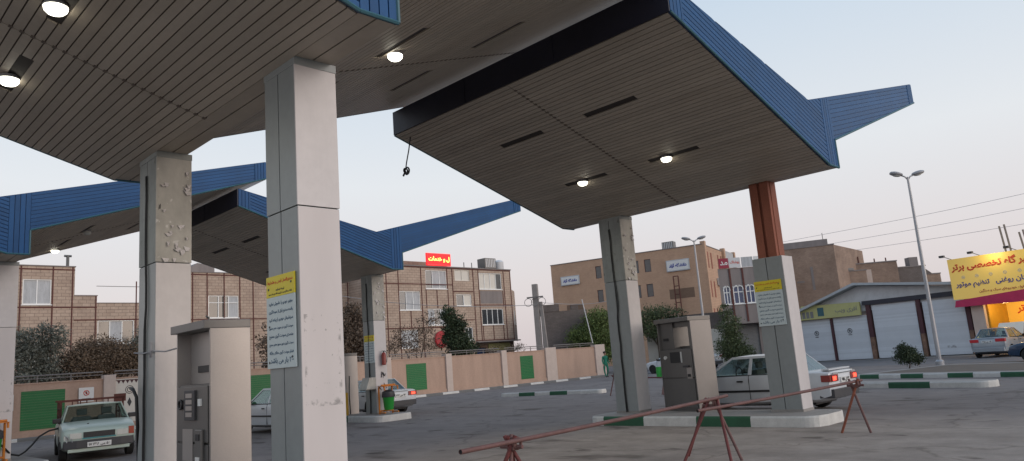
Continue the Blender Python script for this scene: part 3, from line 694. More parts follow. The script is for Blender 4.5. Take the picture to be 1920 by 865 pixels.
# ------------------------------------------------------------------ barrier: steel pipes laid on crossed-leg trestles
def trestle(label, top, spread, legs, g='red barrier trestles'):
    x, y, z = top; r = thing('barrier_trestle', label, 'trestle', (x, y, 0), 0, g)
    for i, (fx, fy, ox, oy, mt) in enumerate(legs):
        mb = MB(); a = Vector((fx - x, fy - y, 0)); c = Vector((ox, oy, z + .03)); c2 = c + (c - a).normalized() * .05
        mb.tube([a, c2], .021, 8); mb.build('leg', mt, r, smooth=50)
    mb = MB(); mb.tube([(-.13, -.02, z - .03), (.13, .02, z - .03)], .02, 8); mb.ring((0, 0, z - .01), .055, .016, 'y', 14, 6); mb.ring((.05, .03, z - .0), .05, .016, 'x', 14, 6); mb.box(-.04, .05, -.03, .03, z - .06, z - .03)
    mb.build('clamp', 'barrier_pink', r, smooth=40)
    return r
trestle('red trestle nearest, cut by the bottom edge of the photo', (-5.36, 5.2, .80), 1, [(-5.6, 4.9, .03, 0, 'barrier_red'), (-5.5, 5.5, -.0, -.04, 'barrier_red'), (-5.2, 4.95, -.04, .04, 'barrier_pink'), (-5.0, 5.4, -.06, 0, 'barrier_red')])
trestle('middle red trestle with two pipes crossing on its top', (-5.74, 9.62, .78), 1, [(-6.32, 9.78, -.1, .02, 'barrier_red'), (-6.0, 9.15, -.04, 0, 'barrier_red'), (-5.36, 9.62, .06, 0, 'barrier_pink'), (-5.28, 9.2, .1, .02, 'barrier_red')])
trestle('trestle of two crossed rusty legs at the right end of the barrier', (-4.88, 12.76, .80), 1, [(-5.2, 12.72, .04, 0, 'rust_red'), (-4.76, 12.8, -.08, 0, 'barrier_pink')])
def pipe(label, a, c, m, r=.023):
    mb = MB(); n = 8; pts = [Vector(a).lerp(Vector(c), i / n) + Vector((0, 0, -.012 * math.sin(math.pi * i / n))) for i in range(n + 1)]
    mb.tube(pts, r, 10, caps=False); e = (Vector(c) - Vector(a)).normalized()
    mb.tube([pts[0] + e * .012, pts[0] + e * .02], r * .98, 10, 1)
    return tag(mb.build('barrier_pipe', [m, 'black'], smooth=50), label, 'pipe', 'barrier pipes')
pipe('long pink red pipe from the nearest trestle to the middle trestle', (-5.22, 4.42, .83), (-5.66, 9.95, .86), 'barrier_pink')
pipe('pipe from the middle trestle to the rusty right hand trestle', (-5.56, 8.95, .74), (-4.84, 12.95, .84), 'barrier_pink')
trestle('small far trestle left of the cabled column foot', (-17.6, 22.8, .78), 1, [(-17.85, 22.75, .0, 0, 'barrier_pink'), (-17.3, 22.9, 0, 0, 'barrier_red'), (-17.2, 22.5, 0, 0, 'barrier_red')])
trestle('far trestle seen between the cabled column and the open dispenser', (-15.35, 22.8, .62), 1, [(-15.4, 22.6, .0, 0, 'barrier_pink'), (-15.1, 22.9, 0, 0, 'barrier_red'), (-15.2, 22.4, 0, 0, 'barrier_red')])
pipe('far pipe lying low between the two far trestles', (-17.7, 22.8, .72), (-15.2, 22.8, .58), 'barrier_red', .025)

# ------------------------------------------------------------------ perimeter wall (plane x = -34, seen from +x); local x runs along +Y
WL = thing('perimeter_wall', 'peach yard wall with stone pillars, green panels and a rail on top', 'wall', (-34, 0, 0), R(90))
H = 2.1
pil = [-32, -26, -20.5, -15, -9.5, -4, 1.5, 6.0, 9.96, 14.3, 19.2, 23.9, 28.25, 32.8, 37.2, 42.5]
wid = [.45] * 14 + [1.05, 1.1]
prev = -34
mb = MB(); mb.box(-34, 42.6, 0, .22, 0, H); mb.build('wall', 'wall_peach', WL)
mb = MB(); mb.box(-34, 42.6, -.06, -.0, 0, .28); mb.build('plinth', 'wall_peach', WL)
mb = MB(); mb.box(-34, 42.6, -.03, .25, H, H + .05); mb.build('coping', 'wall_peach', WL)
for p, w in zip(pil, wid): MB().box(p - w / 2, p + w / 2, -.12, .3, 0, 2.28).build('pillar', 'pillar_stone', WL, bevel=.02)
for (a, c) in ((25.19, 26.6), (34.3, 35.5), (16.0, 17.15), (6.85, 8.35), (-2.3, -.8)):
    mb = MB(); f = lambda x, z, d: (x, -.0 - d, z)
    clad(mb, [(a, .36), (c, .36), (c, 1.84), (a, 1.84)], 0, .1, .004, .01, lambda x, z, d: (x, -.004 - d, z), 0); mb.build('green_panel', 'green_panel', WL)
for i in range(len(pil) - 1):
    a, c = pil[i] + wid[i] / 2, pil[i + 1] - wid[i + 1] / 2; mb = MB()
    mb.tube([(a, .1, 2.42), (c, .1, 2.42)], .03, 6); mb.tube([(a, .1, 2.3), (c, .1, 2.3)], .018, 6)
    k = 3
    for j in range(1, k): mb.tube([(a + (c - a) * j / k, .1, 2.1), (a + (c - a) * j / k, .1, 2.42)], .025, 6)
    mb.build('railing', 'rail', WL)
# white painted bay with a zigzag frieze and round emblem, left of centre
mb = MB(); mb.box(10.2, 13.3, -.012, -.002, .3, H - .02); mb.build('mural_ground', 'cream_board', WL)
mb = MB()
for i in range(18): x = 10.25 + i * .17; mb.add([(x, -.018, H - .08), (x + .15, -.018, H - .08), (x + .075, -.018, H - .22)], [(0, 1, 2)])
mb.box(10.2, 13.3, -.02, -.015, H - .09, H - .06); mb.build('mural_frieze', 'maroon', WL)
mb = MB(); mb.ring((10.75, -.018, 1.62), .16, .012, 'y', 20, 4); mb.ring((10.75, -.018, 1.62), .09, .012, 'y', 16, 4); mb.add([(10.75, -.018, 1.3), (10.84, -.018, 1.1), (10.75, -.018, .92), (10.66, -.018, 1.1)], [(0, 1, 2, 3)]); mb.build('mural_emblem', 'ink_dark', WL)
# pavement strip with painted kerb blocks at the foot of the wall
tag(MB().box(-33.92, -33.1, -34, 42.4, 0, .1).build('pavement', 'pavement'), kind='structure')
k = kerb_run('painted_kerb', (-33.08, -34), (-33.08, 43), .16, .12, [1.2 * i + 1 for i in range(62)], None, None, False, first='kerb_white', kind='structure', other='kerb_grey')
for k_ in ('label', 'category'):
    if k_ in k: del k[k_]
def wall_sign(y, z0, z1, w, label):
    r = thing('safety_sign', label, 'sign', (-33.94, y, z0), R(90), 'white safety signs on the wall'); h = z1 - z0
    MB().box(0, w, -.02, 0, 0, h).build('board', 'sign_white', r)
    mb = MB(); mb.ring((w * .5, -.024, h * .62), h * .17, .014, 'y', 20, 4); mb.tube([(w * .5 - h * .12, -.026, h * .74), (w * .5 + h * .12, -.026, h * .5)], .012, 4); mb.build('prohibition_mark', 'ink_red', r)
    mb = MB(); mb.box(w * .45, w * .55, -.024, -.0205, h * .52, h * .72); mb.box(w * .2, w * .8, -.024, -.0205, h * .2, h * .24); mb.box(w * .3, w * .7, -.024, -.0205, h * .1, h * .14); mb.build('pictogram', 'ink_dark', r)
wall_sign(8.82, 1.26, 1.83, .55, 'white prohibition sign on the peach wall right of the green panel')
wall_sign(6.1, 1.15, 1.75, .5, 'white prohibition sign on the peach wall left of the green panel')

mb = MB(); mb.tube([(-11.06, 3.55, 2.10), (-10.7, 3.545, 2.07), (-10.3, 3.545, 2.08), (-9.9, 3.55, 2.05), (-9.42, 3.56, 2.07)], .010, 6); mb.tube([(-10.36, 3.53, 2.0), (-10.35, 3.53, 2.2)], .018, 6)
tag(mb.build('tie_wire', 'wire_grey', smooth=True), 'thin wire tied across the peeling column and the nearest dispenser', 'wire')
mb = MB(); mb.tube([(-11.02, 3.5, 1.62), (-10.86, 3.48, 1.6), (-10.76, 3.49, 1.5), (-10.73, 3.5, 1.1), (-10.74, 3.5, .3)], .022, 8)
tag(mb.build('hose', 'hose_black', smooth=True), 'black hose hanging down the grey face of the peeling column', 'hose')
# ------------------------------------------------------------------ buildings
def holed_wall(mb, x0, x1, z0, z1, holes, y=0., thick=.25, mi=0, rev=.14):
    xs = sorted({x0, x1} | {min(max(v, x0), x1) for h in holes for v in (h[0], h[1])}); zs = sorted({z0, z1} | {min(max(v, z0), z1) for h in holes for v in (h[2], h[3])})
    for i in range(len(xs) - 1):
        for j in range(len(zs) - 1):
            cx, cz = (xs[i] + xs[i + 1]) / 2, (zs[j] + zs[j + 1]) / 2
            if any(h[0] < cx < h[1] and h[2] < cz < h[3] for h in holes): continue
            mb.add([(xs[i], y, zs[j]), (xs[i + 1], y, zs[j]), (xs[i + 1], y, zs[j + 1]), (xs[i], y, zs[j + 1])], [(0, 1, 2, 3)], mi)
    for a, c, lo, hi in holes:
        mb.add([(a, y, lo), (c, y, lo), (c, y, hi), (a, y, hi), (a, y + rev, lo), (c, y + rev, lo), (c, y + rev, hi), (a, y + rev, hi)], [(0, 1, 5, 4), (1, 2, 6, 5), (2, 3, 7, 6), (3, 0, 4, 7)], mi)
def block(mb, x0, x1, z0, z1, depth, holes=(), y=0., mi=0, rev=.14, skew=0.):
    k = skew * depth; holed_wall(mb, x0, x1, z0, z1, holes, y, mi=mi, rev=rev)
    d = y + depth
    mb.add([(x0, y, z0), (x0, y, z1), (x0 + k, d, z1), (x0 + k, d, z0)], [(0, 1, 2, 3)], mi); mb.add([(x1, y, z0), (x1 + k, d, z0), (x1 + k, d, z1), (x1, y, z1)], [(0, 1, 2, 3)], mi)
    mb.add([(x0 + k, d, z0), (x0 + k, d, z1), (x1 + k, d, z1), (x1 + k, d, z0)], [(0, 1, 2, 3)], mi); mb.add([(x0, y, z1), (x1, y, z1), (x1 + k, d, z1), (x0 + k, d, z1)], [(0, 1, 2, 3)], mi)
    return mb
def window(parent, a, c, lo, hi, n=3, panes='curtain', frame='upvc', y=.06, fw=.06, transom=None, first=None):
    mb = MB()
    mb.box(a, c, y - .02, y + .05, lo, lo + fw); mb.box(a, c, y - .02, y + .05, hi - fw, hi)
    mb.box(a, a + fw, y - .02, y + .05, lo + fw, hi - fw); mb.box(c - fw, c, y - .02, y + .05, lo + fw, hi - fw)
    for i in range(1, n):
        x = a + (c - a) * i / n; mb.box(x - fw * .45, x + fw * .45, y - .015, y + .045, lo + fw, hi - fw)
    if transom: zt = lo + (hi - lo) * transom; mb.box(a + fw, c - fw, y - .017, y + .047, zt - fw * .4, zt + fw * .4)
    if frame == 'upvc': mb.box(a - .05, c + .05, y - .12, y + .02, lo - .05, lo - .002)
    w = mb.build('window', frame, parent)
    mats = list(panes) if isinstance(panes, (list, tuple)) else [panes] * n
    mb = MB(); us = sorted(set(mats))
    for i in range(n):
        x0 = a + (c - a) * i / n; x1 = a + (c - a) * (i + 1) / n; yy = y + .03 + .0
        mb.box(x0 + .01, x1 - .01, yy, yy + .01, lo + .02, hi - .02, us.index(mats[i]))
    mb.build('pane', us, w)
    return w
def strips(parent, vs, hs, y=-.03, w=.07):
    """rusty steel members bedded in the brickwork"""
    for (x, z0, z1) in vs: MB().box(x - w / 2, x + w / 2, y, .0 - .002, z0, z1).build('steel_post', 'rust_beam', parent)
    for (x0, x1, z) in hs: MB().box(x0, x1, y + .004, -.003, z - w / 2, z + w / 2).build('steel_beam', 'rust_beam', parent)

# left brick house (facade plane x = -50)
h = thing('brick_house', 'buff brick house with stepped roof and white windows behind the left stretch of yard wall', 'house', (-50, 0, 0), R(90))
hol = [(9.93, 11.4, 6.92, 8.42), (9.93, 11.4, 3.28, 4.77)]
mb = MB(); block(mb, 2.0, 12.62, 0, 9.2, 2.6, hol); mb.build('wall', 'brick_buff', h)
mb = MB(); block(mb, 12.62, 13.86, 0, 7.45, 9, []); mb.build('wall', 'brick_buff', h)
mb = MB(); block(mb, 13.86, 19.3, 0, 6.99, 9, [(13.92, 16.03, 4.5, 5.94)]); mb.build('wall', 'brick_buff', h)
mb = MB(); mb.prism([(12.6, 2.6, 7.4), (12.6, 7.4, 7.4), (12.6, 7.4, 8.3), (12.6, 2.6, 9.2)], (-.3, 0, 0)); mb.box(2, 12.3, 2.61, 7.4, 0, 7.4); mb.build('side_wall', 'brick_old', h)
MB().box(12.62, 12.7, 2.6, 2.75, 7.4, 9.35).build('chimney', 'rust_beam', h)
window(h, 9.93, 11.4, 6.92, 8.42, 2); window(h, 9.93, 11.4, 3.28, 4.77, 2, 'pane_dark'); window(h, 13.92, 16.03, 4.5, 5.94, 3, ['pane_dark', 'curtain', 'pane_dark'])
window(h, 6.2, 7.7, 6.92, 8.42, 2)
strips(h, [(9.83, 0, 9.2), (11.46, 0, 9.2), (12.5, 0, 9.2), (13.8, 0, 7.45), (16.12, 0, 8.4), (8.2, 0, 9.2), (4.5, 0, 9.2)], [(2, 12.62, 9.02), (2, 13.86, 6.75), (12.62, 19.3, 5.98)])
mb = MB(); mb.box(1.95, 12.66, -.05, 2.6, 9.2, 9.26); mb.box(12.6, 13.9, -.03, 9, 7.45, 7.5); mb.box(13.9, 19.3, -.03, 9, 6.99, 7.04); mb.build('coping', 'slab_grey', h)
mb = MB(); mb.tube([(12.4, .8, 9.2), (12.4, .8, 10.05)], .09, 8); mb.tube([(12.2, .8, 10.0), (12.6, .8, 10.0)], .07, 8); mb.build('flue', 'steel', h)
mb = MB(); mb.tube([(13.9, .3, 8.1), (19.3, .3, 8.08)], .02, 5); mb.tube([(19.2, .3, 7), (19.2, .3, 8.1)], .02, 5); mb.build('roof_rail', 'rail', h)

# middle brick house
h = thing('brick_house', 'buff brick house with one white five pane window, seen between the two near columns', 'house', (-50, 19.4, 0), R(90)); o = 19.4
hol = [(20.73 - o, 22.86 - o, 5.99, 7.54), (27.5 - o, 29.3 - o, 6.0, 7.5)]
mb = MB(); block(mb, 0, 15.0, 0, 9.1, 9, hol); mb.build('wall', 'brick_buff', h)
window(h, 20.73 - o, 22.86 - o, 5.99, 7.54, 3, ['pane_dark', 'pane_dark', 'curtain'], transom=.68); window(h, 27.5 - o, 29.3 - o, 6, 7.5, 3)
strips(h, [(x - o, 0, 9.1) for x in (19.67, 20.65, 21.83, 22.95, 23.93, 25.6, 27.3, 29.5, 31.73, 32.26, 33.16)], [(0, 15, 8.95), (0, 15, 5.9)])
MB().box(-.04, 15.04, -.05, 9, 9.1, 9.16).build('coping', 'slab_grey', h)
mb = MB(); mb.prism([(.6, 1.5, 9.16), (2.4, 1.5, 9.16), (2.4, 1.5, 9.8), (1.2, 1.5, 10.0), (.6, 1.5, 9.6)], (0, 2, 0)); mb.build('stair_head', 'slab_grey', h)

# right apartment block (facade plane x = -46)
h = thing('apartment_block', 'three storey brick apartment block with rusty steel posts, under the red neon sign', 'apartment block', (-46, 0, 0), R(90))
W = [(36.42, 38.58, 7.74, 9.25, 3, ['pane_dark', 'curtain', 'curtain'], 'upvc'), (39.47, 41.12, 8.45, 9.4, 2, 'cream_board', 'cream_board'), (42.17, 44.83, 7.78, 9.2, 4, ['cream_board', 'cream_board', 'cream_board', 'pane_dark'], 'upvc'),
     (33.77, 35.78, 6.04, 7.53, 3, ['pane_dark', 'curtain', 'curtain'], 'upvc'), (39.53, 41.17, 6.36, 7.33, 2, ['pane_dark', 'cream_board'], 'upvc'), (42.26, 44.77, 4.75, 6.12, 4, 'pane_dark', 'upvc'),
     (36.48, 38.45, 4.83, 6.15, 3, ['curtain', 'pane_dark', 'curtain'], 'upvc'), (33.8, 35.4, 3.14, 4.52, 3, 'curtain', 'upvc'), (40.23, 41.11, 3.53, 4.59, 2, 'pane_dark', 'upvc')]
mb = MB(); block(mb, 31.9, 41.37, 0, 9.52, 10, [w[:4] for w in W if w[1] < 41.4]); mb.build('wall', 'brick_buff', h)
mb = MB(); block(mb, 41.372, 46.0, 3.4, 9.52, 10, [w[:4] for w in W if w[0] > 41.4]); mb.build('wall', 'brick_buff', h)
mb = MB(); block(mb, 41.38, 47.0, 0, 3.4, 8, [(41.6, 43.6, .3, 2.9), (43.9, 46.2, .3, 2.9)], y=1.2); mb.build('shopfront_wall', 'brick_old', h)
MB().box(41.7, 43.5, 1.3, 1.32, .35, 2.85).build('shopfront', 'pane_blue', h); MB().box(44.0, 46.1, 1.3, 1.32, .35, 2.85).build('shopfront', 'awning', h)
MB().box(43.8, 46.4, 1.1, 1.16, 2.6, 3.2).build('shop_sign', 'lime_sign', h)
mb = MB(); holed_wall(mb, 0, 2.0, 3.4, 7.8, [(.5, 1.45, 4.78 , 6.1)]); q = MB()
for v in mb.v: a = R(38); q.v.append((46.0 + v[0] * math.cos(a) - v[1] * math.sin(a), v[0] * math.sin(a) + v[1] * math.cos(a), v[2]))
q.f = mb.f; q.mi = mb.mi; q.box(46.0, 47.5, 1.25, 9, 3.4, 7.8); q.build('corner_bay', 'brick_buff', h)
cb = window(h, .5, 1.45, 4.78, 6.1, 3, 'pane_dark'); cb.location = (46.0, 0, 0); cb.rotation_euler.z = R(38)
for w in W: window(h, *w[:4], n=w[4], panes=w[5], frame=w[6])
strips(h, [(33.73, 0, 9.5), (35.95, 0, 9.5), (39.2, 0, 9.5), (41.5, 3.4, 9.5), (45.1, 3.4, 9.5), (45.9, 3.4, 9.5), (32.6, 0, 9.5), (37.5, 6.2, 7.7), (36.4, 6.2, 7.7), (38.65, 4.7, 9.5), (34.8, 4.6, 6.0), (42.1, 3.4, 9.4), (44.9, 6.3, 7.7), (42.3, 3.45, 4.7), (43.5, 3.45, 4.7), (44.7, 3.45, 4.7)],
       [(31.9, 39.2, 8.1), (31.9, 39.2, 4.66), (39.2, 41.4, 7.55), (39.2, 41.4, 5.2), (41.4, 46, 6.44), (41.4, 46, 3.47), (31.9, 46, 9.46)])
MB().box(42.2, 44.8, -.012, -.003, 6.55, 7.65).build('water_stain', 'slab_grey', h)
mb = MB(); mb.box(31.85, 46.05, -.08, 10, 9.52, 9.6); mb.box(41.36, 46.6, -.1, 1.1, 3.3, 3.4); mb.build('coping', 'slab_grey', h)
block(MB(), 34.5, 40.8, 9.6, 10.35, 5, y=2.5).build('roof_room', 'brick_old', h)
mb = MB()
for x in (34.9, 39.6, 41.9, 42.8): mb.tube([(x, 1.5, 9.6), (x, 1.5, 10.3)], .04, 6)
mb.build('vent_pipe', 'rail', h)
def cooler(label, loc, rz, s=1.):
    r = thing('air_cooler', label, 'air cooler', loc, rz, 'rooftop air coolers'); mb = MB(); mb.box(0, 1.3 * s, 0, 1 * s, .1, 1.0 * s); mb.build('case', 'steel', r, bevel=.02); mb = MB()
    for i in range(6): mb.box(.1 + i * .2 * s, .1 + i * .2 * s + .09, -.012, -.002, .2, .92 * s)
    mb.build('louvre', 'tank_white', r); mb = MB()
    for x in (.05, 1.2 * s): mb.box(x, x + .06, .05, .95 * s, 0, .098)
    mb.build('foot', 'rail', r)
cooler('boxy slatted cooler on the roof of the brick apartment block', (-46.4, 43.4, 9.6), R(90))
mb = MB(); mb.lathe([(.42, 0), (.45, .1), (.45, .75), (.3, .9), (.1, .95)], n=18); tag(mb.build('water_tank', 'tank_white', loc=(-46.9, 45.5, 9.6), smooth=40), 'small round white tank beside the slatted cooler', 'water tank')
r = thing('neon_sign', 'red neon sign lettered in yellow on the apartment roof', 'neon sign', (-45.9, 36.5, 9.62), R(90))
MB().box(0, 2.5, -.08, .05, .0, 1.0).build('case', 'neon_back', r); mb = MB(); mb.tube([(.05, -.11, .05), (2.45, -.11, .05), (2.45, -.11, .95), (.05, -.11, .95), (.05, -.11, .05)], .022, 6); mb.build('neon_tube', 'neon_rim', r)
lettering(['ل و خدمات'], 'neon_text', r, .18, 2.35, .12, .9, -.1, 'lettering', .03, .95, 'C', .01)
r = thing('round_sign', 'red lit round sign on the brick apartment facade behind the conical tree', 'sign', (-45.85, 37.6, 3.7), R(90))
mb = MB(); mb.lathe([(.62, -.1), (.66, -.06), (.66, .06), (.6, .1)], (0, 0, 0), 'y', 24); mb.build('disc', 'tail_dim', r, smooth=40); mb = MB(); mb.box(1.0, 1.4, -.1, .05, -.5, .6); mb.build('side_strip', 'tail_dim', r)
# low dark building and white yard wall between the blocks
h = thing('dark_building', 'low grey brown brick building behind the concrete pole', 'building', (-42.5, 45.3, 0), R(44.6)); block(MB(), .5, 4.2, 0, 5.4, 6).build('wall', 'brick_dark', h); mb = MB(); mb.box(.45, 1.9, -.04, 6, 5.4, 6.0); mb.box(3.0, 3.6, 1, 2, 5.4, 5.9); mb.build('parapet', 'brick_dark', h)
h = thing('yard_wall', 'pale wall behind the distant parked cars', 'wall', (-38.0, 56.0, 0), R(15)); block(MB(), -1, 12, 0, 3.0, .3).build('wall', 'cream_board', h); block(MB(), 1, 12, 3.02, 4.4, .3).build('upper_wall', 'brick_dark', h)

# tan office block on the corner
C0 = (-45.6, 78.6); h = thing('office_block', 'tan four storey office block with two white and blue signs near its roof', 'office building', (*C0, 0), R(15.6))
hol = [(-a, -c, lo, hi) for a, c, lo, hi in ((14.1, 13.3, 11.2, 12.8), (14.1, 13.3, 8.1, 9.7), (9.05, 8.2, 11.2, 12.8), (7.45, 6.6, 11.2, 12.8), (9.05, 8.2, 8.1, 9.7), (7.45, 6.6, 8.1, 9.7), (14.1, 13.3, 5.0, 6.4), (9.05, 8.2, 5, 6.4))]
mb = MB(); block(mb, -20.5, 0, 0, 13.7, 17, hol); mb.build('wall', 'brick_tan', h)
for q in hol: window(h, *q, n=1, panes='pane_dark', frame='maroon', fw=.05, y=.08)
mb = MB(); mb.box(-20.55, .05, -.06, 17.05, 13.7, 13.8); mb.build('coping', 'slab_grey', h)
for a, c, lo, hi in ((-18.6, -16.2, 7.0, 8.2), (-4.6, -1.5, 7.5, 8.7)): MB().box(a, c, -.012, -.003, lo, hi).build('faded_panel', 'patch_brown', h)
for a, c, lo, hi in ((-19.1, -16.4, 10.8, 12.0), (-4.6, -1.7, 10.85, 12.25)):
    s_ = MB().box(a, c, -.2, -.01, lo, hi).build('sign_box', 'sign_grey', h, bevel=.03); MB().box(a + .12, c - .12, -.215, -.2005, lo + .12, hi - .12).build('sign_face', 'sign_white', s_)
    lettering(['دانشگاه آزاد'], 'ink_navy', s_, a + .35, c - .35, lo + .25, hi - .3, -.22, 'lettering', .05, .8, 'C', .01)
for i, y in enumerate((2.0, 3.6, 7.0, 8.6)):
    for z in (11.0, 7.4, 4.0): MB().box(.0, .04, y, y + .5, z, z + 2.0).build('shutter', 'rust_red', h)
for y in (5.4, 6.6, 12): MB().box(.05, .5, y, y + .9, 9.0, 9.9).build('outdoor_unit', 'tank_white', h)
for y in (.0, 9.6, 15.4): MB().box(-.2, .35, y + .01, y + .7, 0, 14.1).build('pier', 'brick_tan', h)
mb = MB(); mb.box(.06, .2, 10.3, 15.3, 12.0, 13.9); mb.build('side_sign', 'curtain', h)
mb = MB()
for x in (-3.75, -3.15): mb.tube([(x, -.6, 0), (x, -.6, 10.2)], .07, 6)
for i in range(9): mb.tube([(-3.75, -.6, 1 + i), (-3.15, -.6, 1 + i)], .05, 4)
mb.tube([(-3.75, -.6, 10.2), (-3.15, -.6, 10.2)], .06, 5); mb.build('ladder_mast', 'rust_beam', h)
cooler('square cooler on the roof of the tan office block', (-51.6, 79.2, 13.8), R(15.6), 1.15)

# grey building with arched blue windows; frontal to the camera: helper from (right, depth)
FWD = Vector((-math.sin(YAW), math.cos(YAW), 0)); RGT = Vector((math.cos(YAW), math.sin(YAW), 0))
def front(r_, d_): p = RGT * r_ + FWD * d_; return (p.x, p.y, 0)
h = thing('arched_window_building', 'grey two storey building with arched blue windows and roof banners', 'building', front(16.83, 61), YAW + R(1)); o = 16.83
hol = [(17.1 - o, 17.66 - o, 4.8, 6.3), (17.9 - o, 18.78 - o, 4.8, 6.3), (18.96 - o, 19.72 - o, 4.8, 6.3), (20.1 - o, 20.9 - o, 4.8, 6.3), (21.3 - o, 22.1 - o, 4.8, 6.3)]
mb = MB(); block(mb, 0, 6.2, 3.3, 7.8, 8, hol, skew=.32); mb.build('wall', 'slab_grey', h); mb = MB(); block(mb, .1, 6.2, 0, 3.29, 7, [(1.2, 3.0, .05, 3.1), (3.4, 5.6, .05, 3.1)], y=.6, rev=.2, skew=.32); mb.build('ground_floor', 'slab_grey', h)
MB().box(-.15, 6.3, -.35, .6, 3.16, 3.3).build('ledge', 'slab_grey', h)
for x in (.95, 2.02, 3.15, 4.3): MB().box(x - .07, x + .07, -.06, -.002, 3.32, 7.75).build('rib', 'rust_beam', h)
for q in hol:
    w_ = window(h, *q, n=2, panes='pane_blue', fw=.08, y=.05, transom=.66); mb = MB(); mb.tube([((q[0] + q[1]) / 2 + ((q[1] - q[0]) / 2) * math.cos(a_ * math.pi / 10), -.01, q[3] - .36 + .4 * math.sin(a_ * math.pi / 10)) for a_ in range(11)], .045, 5); mb.build('arch', 'upvc', w_)
for a, c in ((1.22, 2.98), (3.42, 5.58)):
    mb = MB(); clad(mb, [(a, .06), (c, .06), (c, 3.08), (a, 3.08)], 0, .11, .012, .03, lambda x, z, d: (x, .75 - d, z)); mb.build('roller_shutter', 'shutter_grey', h)
MB().box(.9, 1.15, .4, .62, 0, 3.1).build('post', 'cream_board', h)
for i, (a, c, k, t_) in enumerate(((.15, .95, 'ink_maroon', 'مد'), (1.0, 1.95, 'tank_white', 'پوشاک'), (2.05, 3.0, 'curtain', 'خیاطی'), (3.1, 4.3, 'sign_white', 'تولیدی'))):
    b_ = MB().box(a, c, -.08, .0, 7.82, 8.65).build('banner', k, h)
    if k != 'curtain': lettering([t_], 'sign_white' if k == 'ink_maroon' else 'ink_red', b_, a + .08, c - .08, 7.9, 8.6, -.085, 'lettering', .02, .8, 'C', .006)

# houses behind the garages
def back_block(label, r0, r1, z1, d_, m_, depth=7, z0=0, rot=0, mk='brick_house'):
    h_ = thing(mk, label, 'house', front(r0, d_), YAW + R(rot)); block(MB(), 0, r1 - r0, z0, z1, depth, skew=.4).build('wall', m_, h_); MB().box(-.05, r1 - r0 + .05, -.05, .3, z1, z1 + .1).build('coping', 'slab_grey', h_); return h_
h = back_block('tall windowless brown brick house behind the garages', 22.6, 27.6, 9.3, 64, 'brick_old', 8, rot=-18)
MB().box(0.2, 4.6, .3, 7.5, 9.4, 9.9).build('parapet', 'slab_grey', h); mb = MB(); mb.box(2.9, 3.1, -.015, -.003, 5.6, 7.6); mb.box(1.7, 2.3, -.012, -.003, 6.3, 6.45); mb.box(2.9, 3.4, -.014, -.003, 3.4, 3.8); mb.build('render_patch', 'slab_grey', h); mb = MB(); mb.tube([(4.5, 3, 9.9), (4.5, 3, 10.8)], .03, 5); mb.build('aerial', 'rail', h)
h = back_block('low brown house behind the garages under the round tank', 28.3, 31.0, 7.1, 65, 'brick_old', 6); mb = MB(); mb.box(-.2, 1.6, -.1, 1.4, 7.2, 7.4); mb.build('tank_slab', 'concrete', h)
mb = MB(); mb.lathe([(.58, 0), (.6, .15), (.6, .75), (.45, .95), (.1, 1.0)], n=20); tag(mb.build('water_tank', 'tank_white', loc=(*(Vector(front(29.1, 65.7))[:2]), 7.4), smooth=40), 'round white water tank on the low brown house', 'water tank')
h = back_block('flat roofed brick house with stubby posts on its roof', 29.9, 34.6, 7.85, 67, 'brick_old', 6, rot=-6); mb = MB()
for x in (.6, 1.6, 3.0, 4.0): mb.tube([(x, .5, 7.9), (x, .5, 8.3 + .3 * (x == 1.6))], .06, 5)
mb.build('rebar_post', 'rust_beam', h); MB().box(.5, 2.4, -.03, -.003, 5.9, 7.3).build('pale_panel', 'pillar_stone', h)
h = back_block('brown house farther right behind the garages', 34.9, 37.9, 7.35, 68, 'brick_dark', 6); MB().box(1.9, 2.7, .5, 1.3, 7.45, 8.3).build('roof_tank', 'slab_grey', h)
h = back_block('small gabled brown house beside the yellow sign', 37.9, 40.5, 6.7, 70, 'brick_old', 5, rot=6); mb = MB(); mb.prism([(-.1, -.1, 6.8), (1.7, -.1, 6.8), (.8, -.1, 7.5)], (0, 4, 0)); mb.build('gable', 'brick_dark', h)
h = back_block('long brown wall farther behind the garages', 28, 44, 6.0, 74, 'brick_dark', 4)

# garages with white roller shutters; local x along the facade
h = thing('garage_row', 'white shuttered garages under one low gabled metal roof', 'garage', (-19.6, 48.9, 0), R(-9.8))
doors = [(-2.35, -.1, .05, 2.75), (.1, 2.4, .05, 2.75), (2.82, 5.5, .05, 3.3), (5.9, 8.2, .05, 3.22)]
for i, (a, c, lo, hi) in enumerate(doors):
    mb = MB(); clad(mb, [(a, lo), (c, lo), (c, hi), (a, hi)], 0, .1, .006, .012, lambda x, z, d: (x, .06 - d, z)); mb.box(a, c, .061, .08, lo, hi); s_ = mb.build('roller_shutter', 'shutter', h)
    if i < 2:
        mb = MB(); x = a + 1.15 - .1 * i; mb.ring((x, .04, 1.85), .15, .018, 'y', 20, 4); mb.tube([(x - .09, .035, 1.93), (x + .09, .035, 1.77)], .015, 4); mb.box(x - .12, x + .12, .03, .045, 1.58, 1.62); mb.build('no_parking_mark', 'ink_dark', s_)
        lettering(['P'], 'ink_dark', s_, x - .06, x + .06, 1.75, 1.95, .045, 'lettering', .01, .9, 'C', .004)
    if i == 2: lettering(['لوازم ژی دهنه'], 'ink_dark', s_, a + .9, a + 2.1, .42, .72, .045, 'lettering', .03, .9, 'C', .004)
    if i == 3: lettering(['پلاک ۱۲'], 'shutter_grey', s_, a + 1.0, a + 1.5, .42, .56, .045, 'lettering', .02, .9, 'C', .004)
